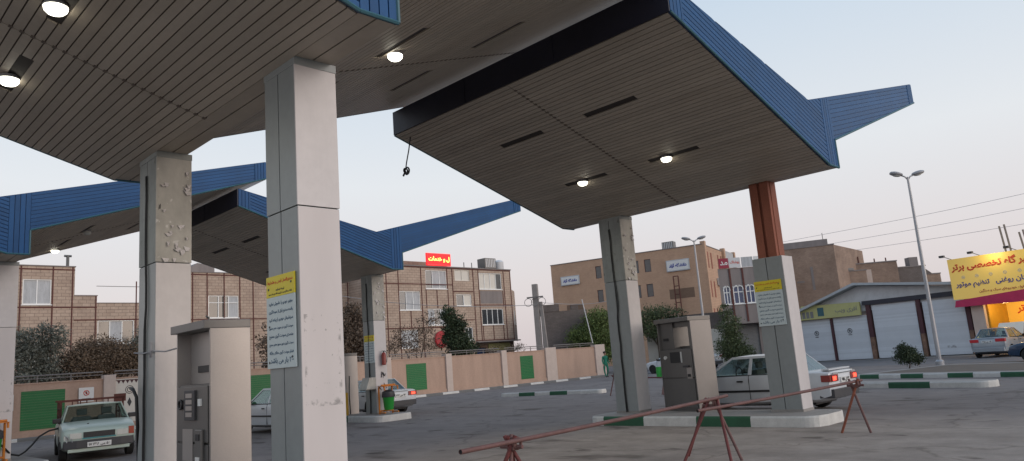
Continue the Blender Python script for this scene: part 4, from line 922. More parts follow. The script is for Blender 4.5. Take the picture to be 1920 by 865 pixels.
for x, w, up in ((-2.45, .14, 2.8), (0, .14, 2.7), (2.6, .26, 3.4), (5.7, .22, 3.4), (8.38, .22, 3.3)): 
    MB().box(x - w / 2, x + w / 2, -.06, .3, 1.35, up).build('post', 'maroon', h); MB().box(x - w / 2, x + w / 2, -.055, .3, 0, 1.348).build('post', 'post_worn' if w > .2 else 'maroon', h)
MB().box(2.3, 8.6, -.1, .5, 3.36, 3.62).build('lintel', 'lintel', h)
mb = MB(); mb.prism([(-2.7, .12, 2.76), (8.6, .12, 3.3), (8.6, .12, 3.86), (2.1, .12, 4.62), (-3.2, .12, 2.98)], (0, .05, 0)); mb.build('gable_panel', 'awning', h)
mb = MB()
for (x0, z0, x1, z1) in ((-3.4, 2.9, 2.12, 4.66), (2.12, 4.66, 8.9, 3.86)):
    mb.prism([(x0, -.5, z0), (x1, -.5, z1), (x1, -.5, z1 + .16), (x0, -.5, z0 + .16)], (0, 10, 0))
mb.build('roof', 'roof_sheet', h)
mb = MB(); mb.box(-2.6, 8.5, 9, 9.2, 0, 3.0); mb.box(-2.62, -2.55, .3, 9, 0, 2.9); mb.box(8.46, 8.6, .3, 9, 0, 3.3); mb.build('side_wall', 'brick_old', h)
r = thing('shop_sign', 'faded lime yellow sign board over the two small garage doors', 'sign', (-19.6, 48.9, 0), R(-9.8)); MB().prism([(-2.5, -.1, 2.78), (2.2, -.1, 2.78), (2.2, -.1, 3.6), (-1.9, -.1, 3.72)], (0, -.12, 0)).build('board', 'lime_sign', r)
lettering(['افری ویب'], 'shutter_grey', r, .5, 2.0, 2.9, 3.5, -.225, 'lettering', .01, .9, 'C', .004); mb = MB()
for i in range(4): mb.box(-2.2 + i * .3, -1.98 + i * .3, -.23, -.221, 2.88, 3.3)
mb.build('pictogram', 'shutter_grey', r); MB().box(-.75, -.3, -.23, -.221, 2.95, 3.5).build('emblem', 'teal_trim', r)
# repair shop: open bay under a big yellow sign
h = thing('repair_shop', 'lit open fronted car repair shop under a big yellow sign', 'shop', (-19.6, 48.9, 0), R(-9.8))
mb = MB(); mb.box(8.65, 9.3, -.3, 6, 0, 2.9, 0); mb.box(14.6, 15.0, -.3, 6, 0, 2.9, 0); mb.box(9.3, 14.6, 5.8, 6, 0, 2.9, 1); mb.box(8.65, 15, -.3, 6, 2.9, 5.2, 2); mb.build('wall', ['pillar_stone', 'cream_board', 'brick_old'], h)
MB().box(9.32, 14.58, 2.4, 2.5, 1.55, 2.88).build('inner_sign', 'interior_lit', h); lettering(['تخصصی برتر'], 'ink_red', h, 9.9, 12.6, 1.8, 2.8, 2.39, 'inner_lettering', .03, .9, 'C', .01)
MB().box(9.3, 9.4, 0, 5.7, 0, 2.88).build('side_lining', 'yellow_paint', h)
mb = MB(); mb.box(9.9, 10.6, 5.2, 5.75, 0, 1.5); mb.box(11.2, 12.8, 5.0, 5.75, 0, .9); mb.build('workbench', 'dark_plastic', h)
mb = MB()
for x, hh in ((10.6, 1.7), (10.85, 1.75), (11.5, 1.2), (11.7, 1.3), (11.85, 1.0)): mb.tube([(x, .6, 5.2), (x - .12, .6, 5.2 + hh)], .05, 6)
mb.box(9.9, 13.5, .2, .8, 5.2, 5.35); mb.build('roof_pipe', 'slab_grey', h)
r = thing('yellow_sign', 'large yellow repair shop sign with red lettering and a magenta foot band', 'sign', (-19.6, 48.9, 0), R(-9.8))
MB().box(8.0, 14.6, -.62, -.4, 3.08, 5.36).build('board', 'sign_lamplight_glow', r); MB().prism([(8.0, -.65, 2.66), (14.6, -.65, 2.66), (14.6, -.65, 3.3), (11.6, -.65, 3.28), (8.1, -.65, 3.02)], (0, .3, 0)).build('foot_band', 'magenta', r)
lettering(['تعمیر گاه تخصصی برتر'], 'ink_red', r, 8.15, 12.6, 4.5, 5.25, -.63, 'headline', .035, 1.0, 'C', .01)
lettering(['پوستان روغنی   تنظیم موتور'], 'ink_navy', r, 8.25, 12.3, 3.6, 4.1, -.63, 'subline', .025, .7, 'C', .01)
lettering(['انواع خودروهای سبک و سنگین'], 'ink_maroon', r, 9.4, 11.6, 3.3, 3.52, -.66, 'small_line', .02, .8, 'C', .01)
mb = MB()
for i, x in enumerate((8.7, 9.4, 10.1, 10.8, 11.5, 12.3)): mb.ring((x, -.622, 4.28), .08, .012, 'y', 14, 4); mb.box(x - .05, x + .05, -.626, -.62, 4.26, 4.30)
mb.build('emblem', 'sign_grey', r)
mb = MB()
for x in (7.9, 9.4, 11.2): mb.tube([(x + .3, -.5, 5.36), (x + .1, -1.1, 5.55)], .02, 5); mb.box(x - .05, x + .2, -1.2, -1.0, 5.48, 5.6)
mb.build('spotlight', 'dark_plastic', r)
Q = Matrix.Rotation(R(-9.8), 4, 'Z')
def shop_pt(x, y, z): p = Q @ Vector((x, y, 0)); return (-19.6 + p.x, 48.9 + p.y, z)
def lamp(loc, e, col, r=.15):
    l = bpy.data.lights.new('lamp_light', 'POINT'); l.energy = e; l.color = col; l.shadow_soft_size = r; o = bpy.data.objects.new('lamp_light', l); COL.objects.link(o); o.location = loc
lamp(shop_pt(10.4, -1.3, 5.35), 38, (1, .8, .35)); lamp(shop_pt(13.2, -1.3, 5.35), 38, (1, .8, .35)); lamp(shop_pt(11.3, 1.2, 2.6), 80, (1, .62, .25)); lamp(shop_pt(10.2, .2, 2.5), 30, (1, .7, .3))

# ------------------------------------------------------------------ street lamps, poles, wires
def street_lamp(label, x, y, h_, rz):
    r = thing('street_lamp', label, 'street lamp', (x, y, 0), rz, 'twin headed street lamps')
    mb = MB(); mb.tube([(0, 0, .1), (0, 0, h_ * .5), (0, 0, h_)], [.085, .07, .045], 12); mb.build('pole', 'lamp_metal', r, smooth=50)
    mb = MB(); mb.lathe([(.16, 0), (.16, .3), (.1, .36)], n=12); mb.box(-.18, .18, -.18, .18, 0, .03); mb.build('base', 'lamp_metal', r, smooth=40)
    for s in (-1, 1):
        mb = MB(); mb.tube([(0, 0, h_ - .12), (s * .12, 0, h_ + .02), (s * .3, 0, h_ + .08)], .03, 8); a = mb.build('arm', 'lamp_metal', r, smooth=True)
        mb = MB(); vs = []; fs = []; n, m_ = 10, 8
        mb.lathe([(.02, 0), (.10, .06), (.15, .22), (.155, .36), (.11, .5), (.03, .55)], n=14)
        for i, v in enumerate(mb.v): x_, y_, z_ = v; mb.v[i] = (s * (.2 + z_), y_ * 1.05, h_ + .10 + (z_ * .18) + x_ * .62)
        hd = mb.build('lamp_head', 'lamp_grey', r, smooth=50)
        mb = MB(); mb.lathe([(.01, 0), (.08, .05), (.11, .15), (.11, .26), (.02, .34)], n=12)
        for i, v in enumerate(mb.v): x_, y_, z_ = v; mb.v[i] = (s * (.3 + z_), y_, h_ + .055 + (z_ * .18) + x_ * .5)
        mb.build('lamp_glass', 'lamp_clear', hd, smooth=50)
street_lamp('tall twin headed street lamp in front of the white garages', -9.17, 32.88, 7.86, YAW + R(6))
street_lamp('twin headed street lamp in front of the tan office block', -23.4, 39.5, 8.0, YAW)
r = thing('utility_pole', 'bare grey concrete utility pole right of the brick apartment block', 'utility pole', (-36.2, 38.6, 0), R(30)); MB().prism([(-.2, -.18, 0), (.2, -.18, 0), (.2, .18, 0), (-.2, .18, 0)], (0, 0, 6.9)).build('pole', 'pole_concrete', r, bevel=.03)
mb = MB(); mb.prism([(.42, -.1, 0), (.72, -.1, 0), (.44, -.1, 5.6), (.25, -.1, 5.6)], (0, .25, 0)); mb.build('stay', 'pole_concrete', r); mb = MB(); mb.box(-.6, .6, -.26, -.2, 5.9, 6.0); 
for x in (-.5, 0, .5): mb.ring((x, -.3, 5.6), .28, .02, 'y', 12, 5)
mb.build('crossarm', 'rail', r)
mb = MB(); mb.tube([(-34.1, 42.0, 2.4), (-34.25, 41.4, 5.6)], .035, 6); tag(mb.build('flag_pole', 'tank_white'), 'thin leaning white pole behind the right end of the peach wall', 'pole')
for i, (a, c) in enumerate((((-34.4, 73.6, 11.6), (9, 72.0, 13.4)), ((-34, 76.8, 11.0), (8, 71.8, 12.0)), ((-34, 76.8, 10.1), (8, 71.6, 10.3)))):
    mb = MB(); a, c = Vector(a), Vector(c); pts = [a.lerp(c, t_ / 16) - Vector((0, 0, .5 * math.sin(math.pi * t_ / 16))) for t_ in range(17)]; mb.tube(pts, .016, 5)
    tag(mb.build('power_line', 'wire_grey'), ('topmost', 'middle', 'lowest')[i] + ' of the three power lines crossing the sky at the right', 'power line', 'power lines')
for i, (a, c) in enumerate((((-36.2, 38.6, 5.6), (-52, 72, 8.4)), ((-36.2, 38.6, 5.4), (-45.7, 24, 7.7)))):
    mb = MB(); a, c = Vector(a), Vector(c); pts = [a.lerp(c, t_ / 12) - Vector((0, 0, .6 * math.sin(math.pi * t_ / 12))) for t_ in range(13)]; mb.tube(pts, .02, 5)
    tag(mb.build('service_wire', 'lamp_grey'), ('wire running right from the concrete pole', 'wire running left from the concrete pole across the brick facade')[i], 'wire')

# ------------------------------------------------------------------ trees
def tree(label, cat, loc, trunk_h, lobes, leaf, n, size, seed, trunk_r=.1, name='tree', twigs=6):
    g = random.Random(seed); r = thing(name, label, cat, loc); mb = MB()
    top = Vector((g.uniform(-.1, .1), g.uniform(-.1, .1), trunk_h)); mb.tube([(0, 0, -.02), top * .5 + Vector((.05, 0, 0)), top], [trunk_r, trunk_r * .8, trunk_r * .6], 8)
    for (cx, cy, cz, rx_, ry_, rz_) in lobes:
        c = Vector((cx, cy, cz)); mb.tube([top * .8, top.lerp(c, .5) + Vector((g.uniform(-.1, .1), g.uniform(-.1, .1), 0)), c], [trunk_r * .5, trunk_r * .35, trunk_r * .12], 6)
        for _ in range(twigs):
            d = Vector((g.gauss(0, 1) * rx_, g.gauss(0, 1) * ry_, g.gauss(0, 1) * rz_)) * .55; mb.tube([c, c + d * .5 + Vector((0, 0, .05)), c + d], [trunk_r * .16, trunk_r * .1, trunk_r * .04], 4)
    mb.build('trunk', 'bark', r, smooth=True)
    vs, fs = [], []; tot = sum(l[3] * l[4] * l[5] for l in lobes)
    for l in lobes:
        k = int(n * l[3] * l[4] * l[5] / tot); ncl = max(5, k // 26); cl = []
        for _ in range(ncl):
            d = Vector((g.gauss(0, 1), g.gauss(0, 1), g.gauss(0, 1))).normalized() * (g.random() ** .4); cl.append(Vector((l[0] + d.x * l[3], l[1] + d.y * l[4], l[2] + d.z * l[5])))
        cr = .28 * (l[3] * l[4] * l[5]) ** (1 / 3) + .04
        for _ in range(k):
            c = g.choice(cl); p = c + Vector((g.gauss(0, 1), g.gauss(0, 1), g.gauss(0, .8))) * cr * .62
            if p.z < .05: p.z = .05 + g.random() * .1
            a = Vector((g.gauss(0, 1), g.gauss(0, 1), g.gauss(0, 1))).normalized(); bb = a.cross(Vector((g.gauss(0, 1), g.gauss(0, 1), g.gauss(0, 1)))).normalized(); s = size * g.uniform(.6, 1.3)
            o_ = len(vs); vs += [p - a * s, p + bb * s * .5, p + a * s, p - bb * s * .5]; fs.append((o_, o_ + 1, o_ + 2, o_ + 3))
    me = bpy.data.meshes.new('crown'); me.from_pydata([tuple(v) for v in vs], [], fs); me.materials.append(M[leaf]); o = bpy.data.objects.new('crown', me); COL.objects.link(o); o.parent = r
    return r
tree('pale olive tree rising over the wall at the left, before the stepped house', 'tree', (-36.6, 7.9, 0), 1.8, [(0, 0, 3.1, .8, 1.0, .9), (.1, .4, 4.0, .6, .7, .7), (0, -.6, 3.8, .7, .6, .7), (0, .1, 2.4, .9, 1.2, .5)], 'leaf_olive', 13000, .055, 1)
tree('dry brown bush heaped over the wall above the pickup', 'bush', (-36.4, 10.4, 0), 1.4, [(0, 0, 3.0, .8, 1.4, 1.0), (0, -.8, 2.8, .8, .9, .8), (0, .9, 2.9, .7, .8, .8)], 'leaf_brown', 30000, .05, 2, name='bush')
tree('dark olive bush right of the brown bush, beside the peeling column', 'bush', (-36.5, 12.3, 0), 1.6, [(0, 0, 3.2, .8, .9, .9), (0, .2, 4.1, .6, .6, .6), (0, .3, 2.6, .7, 1.0, .5)], 'leaf_olive', 15000, .055, 3, name='bush')
tree('dry leafed tree between the near dispenser and the nearest column', 'tree', (-36.8, 19.0, 0), 1.8, [(0, 0, 3.6, .7, 1.0, 1.2), (0, .3, 4.9, .6, .8, .9), (0, .9, 3.4, .6, .8, 1.0), (0, 0, 2.5, .7, 1.0, .5)], 'leaf_rusty', 6500, .08, 4)
tree('brownish green tree left of the extinguisher column', 'tree', (-36.8, 23.4, 0), 1.8, [(0, 0, 3.5, .8, 1.1, 1.2), (0, .2, 4.8, .6, .8, .8), (0, -1.0, 3.6, .6, .8, 1.0), (0, .9, 3, .7, .8, .8)], 'leaf_rusty', 9500, .08, 5)
tree('dark green conical tree in front of the brick apartment block', 'tree', (-36.8, 31.4, 0), 1.5, [(0, 0, 3.0, .8, 1.0, .9), (0, -.1, 4.1, .7, .8, .8), (0, -.6, 4.9, .4, .5, .6), (0, .8, 2.6, .7, .8, .5)], 'leaf_dark', 11000, .075, 6)
tree('sparse straggling tree at the left of the dark conical tree', 'tree', (-36.9, 28.3, 0), 1.5, [(0, 0, 3.2, .8, 1.4, 1.0), (0, .9, 4.4, .6, .8, .7), (0, -1.3, 3.2, .7, .9, .9)], 'leaf_rusty', 2600, .06, 7, twigs=18)
tree('low dry shrub before the shopfront of the apartment block', 'bush', (-36.4, 34.6, 0), 1.6, [(0, 0, 2.3, .4, 1.4, .4), (0, 1.9, 2.4, .4, .8, .5)], 'leaf_rusty', 900, .05, 17, name='bush', twigs=16)
tree('broad bright green tree behind the right end of the peach wall', 'tree', front(6.4, 61), 2.0, [(0, 0, 3.1, 1.8, 1.6, 1.3), (.2, .2, 4.4, 1.4, 1.3, .9), (-1.1, -.9, 3.0, 1.1, 1, 1.1), (1.3, 1.2, 2.8, 1.1, 1, 1.1), (0, 0, 1.6, 2, 1.8, .6)], 'leaf_bright', 24000, .08, 8, .16)
tree('wide tree behind the open dispenser and cabled column', 'tree', front(12.2, 66), 2.4, [(0, 0, 4.6, 1.6, 1.6, .8), (-1.4, -1, 4.3, 1.0, 1, .7), (1.4, 1, 4.4, 1.1, 1, .7), (0, 0, 3.4, 2, 2, .8)], 'leaf_green', 8500, .085, 9, .16)
tree('tall dusty green conifer between the open dispenser and the silver saloon', 'tree', front(14.1, 50), .8, [(0, 0, 1.5, .95, .95, 1.0), (0, 0, 2.7, .75, .75, .9), (-.1, 0, 3.7, .45, .45, .6), (.4, .4, .8, 1.0, 1.0, .6), (-.1, 0, 4.2, .2, .2, .3)], 'leaf_green', 11000, .065, 10, .1)
tree('small round dark bush standing on the painted median', 'bush', (-10.0, 31.85, .12), .3, [(0, 0, .48, .42, .42, .3), (-.05, 0, .72, .30, .30, .24), (.25, .2, .36, .28, .28, .18), (-.04, -.04, .92, .1, .1, .12)], 'leaf_dark', 5200, .035, 11, .03, name='bush')
# ------------------------------------------------------------------ cars: +x is forward, origin on the ground at the middle of the rear bumper
def lerp(a, b, t): return a + (b - a) * t
def body_mesh(st):
    mb = MB(); n = 12; rows = []
    for (x, w, zb, zs, zt) in st:
        half = [(0, zb), (w * .86, zb), (w * .975, zb + .07), (w, lerp(zb, zs, .5)), (w * .985, zs - .07), (w * .955, zs - .015), (w * .88, zs + (zt - zs) * .35), (w * .5, zt - .004), (0, zt)]
        rows.append([(x, y, z) for y, z in half] + [(x, -y, z) for y, z in half[-2:0:-1]])
    m_ = len(rows[0])
    for i, r_ in enumerate(rows): mb.v += r_
    for i in range(len(rows) - 1):
        for k in range(m_): mb.f.append((i * m_ + k, i * m_ + (k + 1) % m_, (i + 1) * m_ + (k + 1) % m_, (i + 1) * m_ + k))
    mb.f.append(tuple(range(m_))); mb.f.append(tuple((len(rows) - 1) * m_ + k for k in range(m_ - 1, -1, -1))); mb.mi = [0] * len(mb.f)
    return mb
def cut(o, cutters):
    for c in cutters:
        md_ = o.modifiers.new('b', 'BOOLEAN'); md_.operation = 'DIFFERENCE'; md_.object = c; md_.solver = 'EXACT'
    bpy.context.view_layer.update(); me = bpy.data.meshes.new_from_object(o.evaluated_get(bpy.context.evaluated_depsgraph_get()))
    o.modifiers.clear(); o.data = me
    for c in cutters: bpy.data.objects.remove(c)
def car(label, loc, heading, paint, st, cab, wheels, scale=.92, tails='tail_lit', group=None, plate='۳۵ ط ۶۱۲', pillars=(2.0,), trunk=True, seats=True, moulding=None, front='sedan', bumper='dark_plastic', extra=None, glass='car_glass'):
    r = thing('parked_car' if tails != 'tail_lit' else 'car', label, 'car', loc, heading, group); r.scale = (scale,) * 3
    L = st[-1][0]; W = max(s[1] for s in st)
    def sec(x):
        for a, c in zip(st, st[1:]):
            if a[0] <= x <= c[0]: t_ = (x - a[0]) / max(1e-6, c[0] - a[0]); return [lerp(a[i], c[i], t_) for i in range(5)]
        return list(st[-1] if x > L else st[0])
    o = body_mesh(st).build('body', [paint, 'black'], r)
    cs = []
    for wx in wheels:
        for s in (-1, 1):
            c = MB(); c.lathe([(.355, -.16), (.355, .2)], (wx, s * (W - .04), .30), 'y', 24); cs.append(c.build('cutter', 'black'))
    mw = [c for c in cs]
    for c in cs: c.parent = r
    bpy.context.view_layer.update(); cut(o, cs)
    for p in o.data.polygons: p.use_smooth = True
    try: o.data.set_sharp_from_angle(angle=R(38))
    except Exception: pass
    # cabin
    rb, rt, ft, fb, zb, zt, yb, yt = cab
    Y = lambda z: lerp(yb, yt, (z - zb) / (zt - zb))
    def bar(parent, pts, name='pillar', m_=paint, t_=.03, outer=0.):
        for s in (-1, 1):
            mb = MB(); q = [(x, s * (Y(z) + outer), z) for x, z in pts]; mb.prism(q, (0, -s * t_, 0)); yield mb
    for s in (-1, 1):
        fr = MB()
        def P(pts, t_=.035, out=.0): fr.prism([(x, s * (Y(z) + out), z) for x, z in pts], (0, -s * t_, 0))
        P([(fb, zb - .02), (fb - .11, zb - .02), (ft - .02, zt - .05), (ft, zt)])                     # A pillar
        P([(rb, zb - .02), (rb + .26, zb - .02), (rt + .13, zt - .05), (rt, zt)])                     # C pillar
        P([(rt, zt), (rt + .10, zt - .055), (ft - .03, zt - .055), (ft, zt)])                        # roof rail
        for px in pillars: P([(px - .045, zb), (px + .045, zb), (px + .03, zt - .04), (px - .04, zt - .04)], .03, -.002)
        fr.build('cabin_frame', paint, r)
    rf = MB(); nx, ny = 6, 6; vs = []
    for i in range(nx + 1):
        for j in range(ny + 1):
            u = i / nx; v_ = j / ny * 2 - 1; x = lerp(rt - .01, ft + .01, u); vs.append((x, yt * v_ * 1.01, zt - .012 + .045 * (1 - v_ * v_) * (1 - (2 * u - 1) ** 4 * .6)))
    k = ny + 1; fs = [(i * k + j, (i + 1) * k + j, (i + 1) * k + j + 1, i * k + j + 1) for i in range(nx) for j in range(ny)]
    lo = [(x, y, z - .03) for x, y, z in vs]; o_ = len(vs); vs2 = vs + lo; fs2 = fs + [tuple(q + o_ for q in f[::-1]) for f in fs]
    edge = [i * k for i in range(nx + 1)] + [nx * k + j for j in range(1, k)] + [i * k + ny for i in range(nx - 1, -1, -1)] + [j for j in range(ny - 1, 0, -1)]
    fs2 += [(edge[i], edge[(i + 1) % len(edge)], edge[(i + 1) % len(edge)] + o_, edge[i] + o_) for i in range(len(edge))]
    rf.add(vs2, fs2); rf.build('roof', paint, r, smooth=40)
    cuts_ = [rb] + list(pillars) + [fb]
    for s in (-1, 1):
        for i in range(len(cuts_) - 1):
            a, c = cuts_[i], cuts_[i + 1]; a1 = rt if i == 0 else a; c1 = ft if i == len(cuts_) - 2 else c
            mb = MB(); yy = lambda z: s * (Y(z) - .015); mb.prism([(a + .02, yy(zb), zb), (c - .02, yy(zb), zb), (c1 - .02, yy(zt - .03), zt - .03), (a1 + .02, yy(zt - .03), zt - .03)], (0, -s * .006, 0)); mb.build('side_window', glass, r)
    mb = MB(); mb.prism([(fb, -yb + .03, zb - .01), (fb, yb - .03, zb - .01), (ft + .0, yt - .02, zt - .01), (ft + .0, -yt + .02, zt - .01)], (-.006, 0, -.006)); mb.build('windscreen', glass, r)
    mb = MB(); mb.prism([(rb, -yb + .03, zb - .01), (rb, yb - .03, zb - .01), (rt, yt - .02, zt - .01), (rt, -yt + .02, zt - .01)], (.006, 0, -.006)); mb.build('rear_window', glass, r)
    # belt seal
    mb = MB()
    for s in (-1, 1): mb.prism([(rb + .2, s * (yb + .004), zb - .02), (fb - .05, s * (yb + .004), zb - .02), (fb - .05, s * (yb + .001), zb + .012), (rb + .2, s * (yb + .001), zb + .012)], (0, -s * .03, 0))
    mb.build('belt_seal', 'black', r)
    if seats:
        for sx in ((lerp(rb, fb, .52), .3), (lerp(rb, fb, .52), -.3)):
            mb = MB(); mb.box(sx[0] - .1, sx[0] + .08, sx[1] - .22, sx[1] + .22, .45, zb + .12); mb.box(sx[0] - .1, sx[0] + .0, sx[1] - .13, sx[1] + .13, zb + .15, zb + .33); mb.box(sx[0], sx[0] + .45, sx[1] - .22, sx[1] + .22, .4, .58); mb.build('seat', 'seat_cloth', r, bevel=.04)
        mb = MB(); mb.box(rb + .3, rb + .5, -.55, .55, .5, zb + .06); mb.build('rear_seat', 'seat_cloth', r, bevel=.04)
        mb = MB(); mb.ring((fb - .75, .32, zb + .02), .17, .016, 'x', 18, 5); mb.build('steering_wheel', 'black', r)
        mb = MB(); mb.box(fb - .55, fb - .12, -yb + .08, yb - .08, zb - .2, zb - .02); mb.build('dashboard', 'seat_cloth', r, bevel=.03)
    # wheels
    for wx in wheels:
        for s in (-1, 1):
            y0 = s * (W - .1); mb = MB(); mb.lathe([(.18, -.09), (.27, -.095), (.3, -.07), (.3, .07), (.27, .095), (.18, .09)], (0, 0, 0), 'y', 28)
            wh = thing('wheel', None, None, (wx, y0, .30)); wh.parent = r; mb.build('tyre', 'rubber', wh, smooth=40)
            mb = MB(); mb.lathe([(.185, .02), (.185, .085), (.165, .088), (.15, .06), (.05, .055), (.045, .08), (.001, .082)], (0, 0, 0), 'y', 24)
            if s < 0: mb.v = [(x, -y, z) for x, y, z in mb.v]
            for q in range(6):
                a = q * math.pi / 3; mb.box(.07, .15, *(sorted((s * .058, s * .075))), -.02, .02)
                for vi in range(len(mb.v) - 8, len(mb.v)): x, y, z = mb.v[vi]; mb.v[vi] = (x * math.cos(a) - z * math.sin(a), y, x * math.sin(a) + z * math.cos(a))
            mb.build('rim', 'rim', wh, smooth=35)
    # bumpers
    w0, wL = sec(.12)[1], sec(L - .15)[1]
    mb = MB(); mb.prism([(.3, -w0 - .015, .33), (-.03, -w0 + .06, .33), (-.06, -w0 * .6, .33), (-.06, w0 * .6, .33), (-.03, w0 - .06, .33), (.3, w0 + .015, .33), (.3, w0 - .03, .33), (.1, w0 - .1, .33), (.1, -w0 + .1, .33), (.3, -w0 + .03, .33)], (0, 0, .20)); mb.build('rear_bumper', bumper, r, bevel=.012)
    mb = MB(); mb.prism([(L - .3, -wL - .02, .33), (L - .0, -wL + .06, .33), (L + .06, -wL * .6, .33), (L + .06, wL * .6, .33), (L + .0, wL - .06, .33), (L - .3, wL + .02, .33), (L - .3, wL - .04, .33), (L - .1, wL - .1, .33), (L - .1, -wL + .1, .33), (L - .3, -wL + .04, .33)], (0, 0, .2)); mb.build('front_bumper', bumper, r, bevel=.012)
    # lamps, plate, grille
    zr = sec(.05)[3]
    if trunk:
        for s in (-1, 1):
            mb = MB(); mb.prism([(.22, s * (w0 - .0), zr - .22), (-.012, s * (w0 - .06), zr - .22), (-.018, s * (w0 - .40), zr - .21), (-.012, s * (w0 - .40), zr - .07), (-.006, s * (w0 - .06), zr - .06), (.22, s * (w0 - .0), zr - .08)], (.02, -s * .012, 0)) if False else mb.box(-.022, .05, min(s * (w0 - .06), s * (w0 - .42)), max(s * (w0 - .06), s * (w0 - .42)), zr - .20, zr - .04)
            mb.box(.0, .22, min(s * (w0 - .05), s * (w0 + .012)), max(s * (w0 - .05), s * (w0 + .012)), zr - .20, zr - .045)
            mb.build('tail_light', 'tail_dim' if tails != 'tail_lit' else 'red_gloss', r, bevel=.008)
            if tails == 'tail_lit': MB().box(-.028, -.0225, min(s * (w0 - .1), s * (w0 - .28)), max(s * (w0 - .1), s * (w0 - .28)), zr - .17, zr - .08).build('brake_glow', 'tail_lit', r)
        pl = MB().box(-.03, .04, -.26, .26, zr - .24, zr - .12).build('number_plate', 'sign_white', r)
        lt = lettering([plate], 'ink_dark', pl, -.22, .22, zr - .23, zr - .13, 0, 'plate_lettering', .02, .9, 'C', .004)
        lt.rotation_euler.z = R(-90); lt.location = (-.034, 0, 0)
        mb = MB(); mb.box(-.008, .6, -w0 * .0 - .004, .004, zr, zr) if False else None
        mb = MB(); mb.tube([(-.012, -w0 + .44, zr - .02), (-.012, w0 - .44, zr - .02)], .008, 5); mb.build('boot_seam', 'black', r)
    zf = sec(L - .05)[4]
    if front == 'sedan':
        for s in (-1, 1): MB().box(L - .12, L + .012, min(s * (wL - .08), s * (wL - .48)), max(s * (wL - .08), s * (wL - .48)), zf - .14, zf - .0).build('headlight', 'lamp_clear', r, bevel=.01)
        MB().box(L - .1, L + .008, -wL + .5, wL - .5, zf - .13, zf - .02).build('grille', 'black', r)
    for s in (-1, 1):
        mb = MB(); mb.box(fb - .34, fb - .2, min(s * (yb + .0), s * (yb + .2)), max(s * (yb + .0), s * (yb + .2)), zb + .0, zb + .12); mb.build('wing_mirror', 'black' if paint != 'car_silver' else paint, r, bevel=.02)
    for s in (-1, 1):
        for i in range(len(cuts_) - 1):
            x = cuts_[i] + .14 if i else cuts_[0] + .45
            if not i and not trunk: continue
            x = cuts_[i] + .16 if i else cuts_[0] + .62
            y_ = sec(x)[1]; MB().box(x, x + .16, min(s * y_ * .96, s * (y_ + .02)), max(s * y_ * .96, s * (y_ + .02)), zb - .16, zb - .125).build('door_handle', 'black', r)
    mb = MB()     # door gaps
    for px in list(pillars) + [fb - .12]:
        for s in (-1, 1): y_ = sec(px)[1]; mb.prism([(px - .006, s * (y_ + .003), .28), (px + .006, s * (y_ + .003), .28), (px + .006, s * (y_ - .0), zb - .1), (px + .006, s * y_ * .96, zb), (px - .006, s * y_ * .96, zb), (px - .006, s * (y_ - .0), zb - .1)], (0, -s * .02, 0))
    mb.build('door_gap', 'black', r)
    if moulding:
        for s in (-1, 1): mb = MB(); mb.box(wheels[0] + .4, wheels[1] - .4, min(s * (W - .03), s * (W + .014)), max(s * (W - .03), s * (W + .014)), .52, .57); mb.build('side_moulding', moulding, r)
    mb = MB(); mb.box(.5, L - .5, -W + .25, W - .25, .17, .26); mb.build('underbody', 'black', r)
    if extra: extra(r, sec, L, W)
    return r
def lip(r, sec, L, W):
    zr = sec(.3)[4]; mb = MB(); mb.prism([(.08, -.62, zr - .01), (.08, .62, zr - .01), (.26, .62, zr - .012), (.26, -.62, zr - .012)], (0, 0, .035)); pass; mb.build('boot_spoiler', 'car_white', r)
    mb = MB()
    for s in (-1, 1): mb.box(-.022, -.01, min(s * .42, s * .66), max(s * .42, s * .66), zr - .1, zr - .06)
    mb.build('badge', 'lamp_metal', r)
sedan = [(0, .70, .40, .84, .86), (.05, .79, .32, .90, .935), (.3, .83, .24, .925, .965), (.9, .845, .22, .93, .96), (2.0, .85, .2, .93, .94), (3.0, .85, .2, .915, .925), (3.45, .845, .2, .88, .925), (4.0, .82, .24, .80, .85), (4.3, .78, .28, .72, .765), (4.41, .68, .34, .60, .64)]
scab = (.66, 1.12, 2.55, 3.28, .93, 1.39, .78, .56)
car('white saloon with lit red tail lights and boot lip behind the rusty topped column', (-6.6, 16.7, 0), R(180), 'car_white', sedan, scab, (.95, 3.6), moulding='black', extra=lip, plate='۲۳ ل ۷۵۱', pillars=(2.02,))
car('white saloon with one bright tail light beside the peach wall, behind the orange bin', (-22.35, 16.25, 0), R(180), 'car_white', sedan, scab, (.95, 3.6), plate='۱۷ س ۴۶۲', pillars=(2.02,))
hatch = [(0, .72, .36, .80, .82), (.05, .78, .3, .9, .92), (.3, .80, .24, .92, .93), (.7, .805, .22, .92, .93), (2.0, .81, .2, .91, .92), (2.9, .8, .2, .87, .91), (3.3, .78, .24, .8, .84), (3.5, .74, .28, .7, .74), (3.57, .64, .34, .58, .62)]
car('white hatchback with only its nose showing left of the nearest column', (-20.1, 11.35, 0), R(180), 'car_white', hatch, (.08, .35, 1.95, 2.75, .92, 1.4, .76, .58), (.6, 2.9), plate='۵۴ د ۸۲۷', pillars=(1.3,), moulding='black', scale=.95)
logan = [(0, .72, .40, .94, .96), (.05, .8, .32, 1.02, 1.04), (.3, .84, .24, 1.03, 1.06), (.9, .86, .22, 1.0, 1.05), (2.0, .865, .2, .97, .99), (3.0, .865, .2, .95, .96), (3.4, .85, .2, .9, .96), (3.9, .82, .24, .84, .88), (4.15, .78, .28, .72, .78), (4.25, .68, .34, .60, .64)]
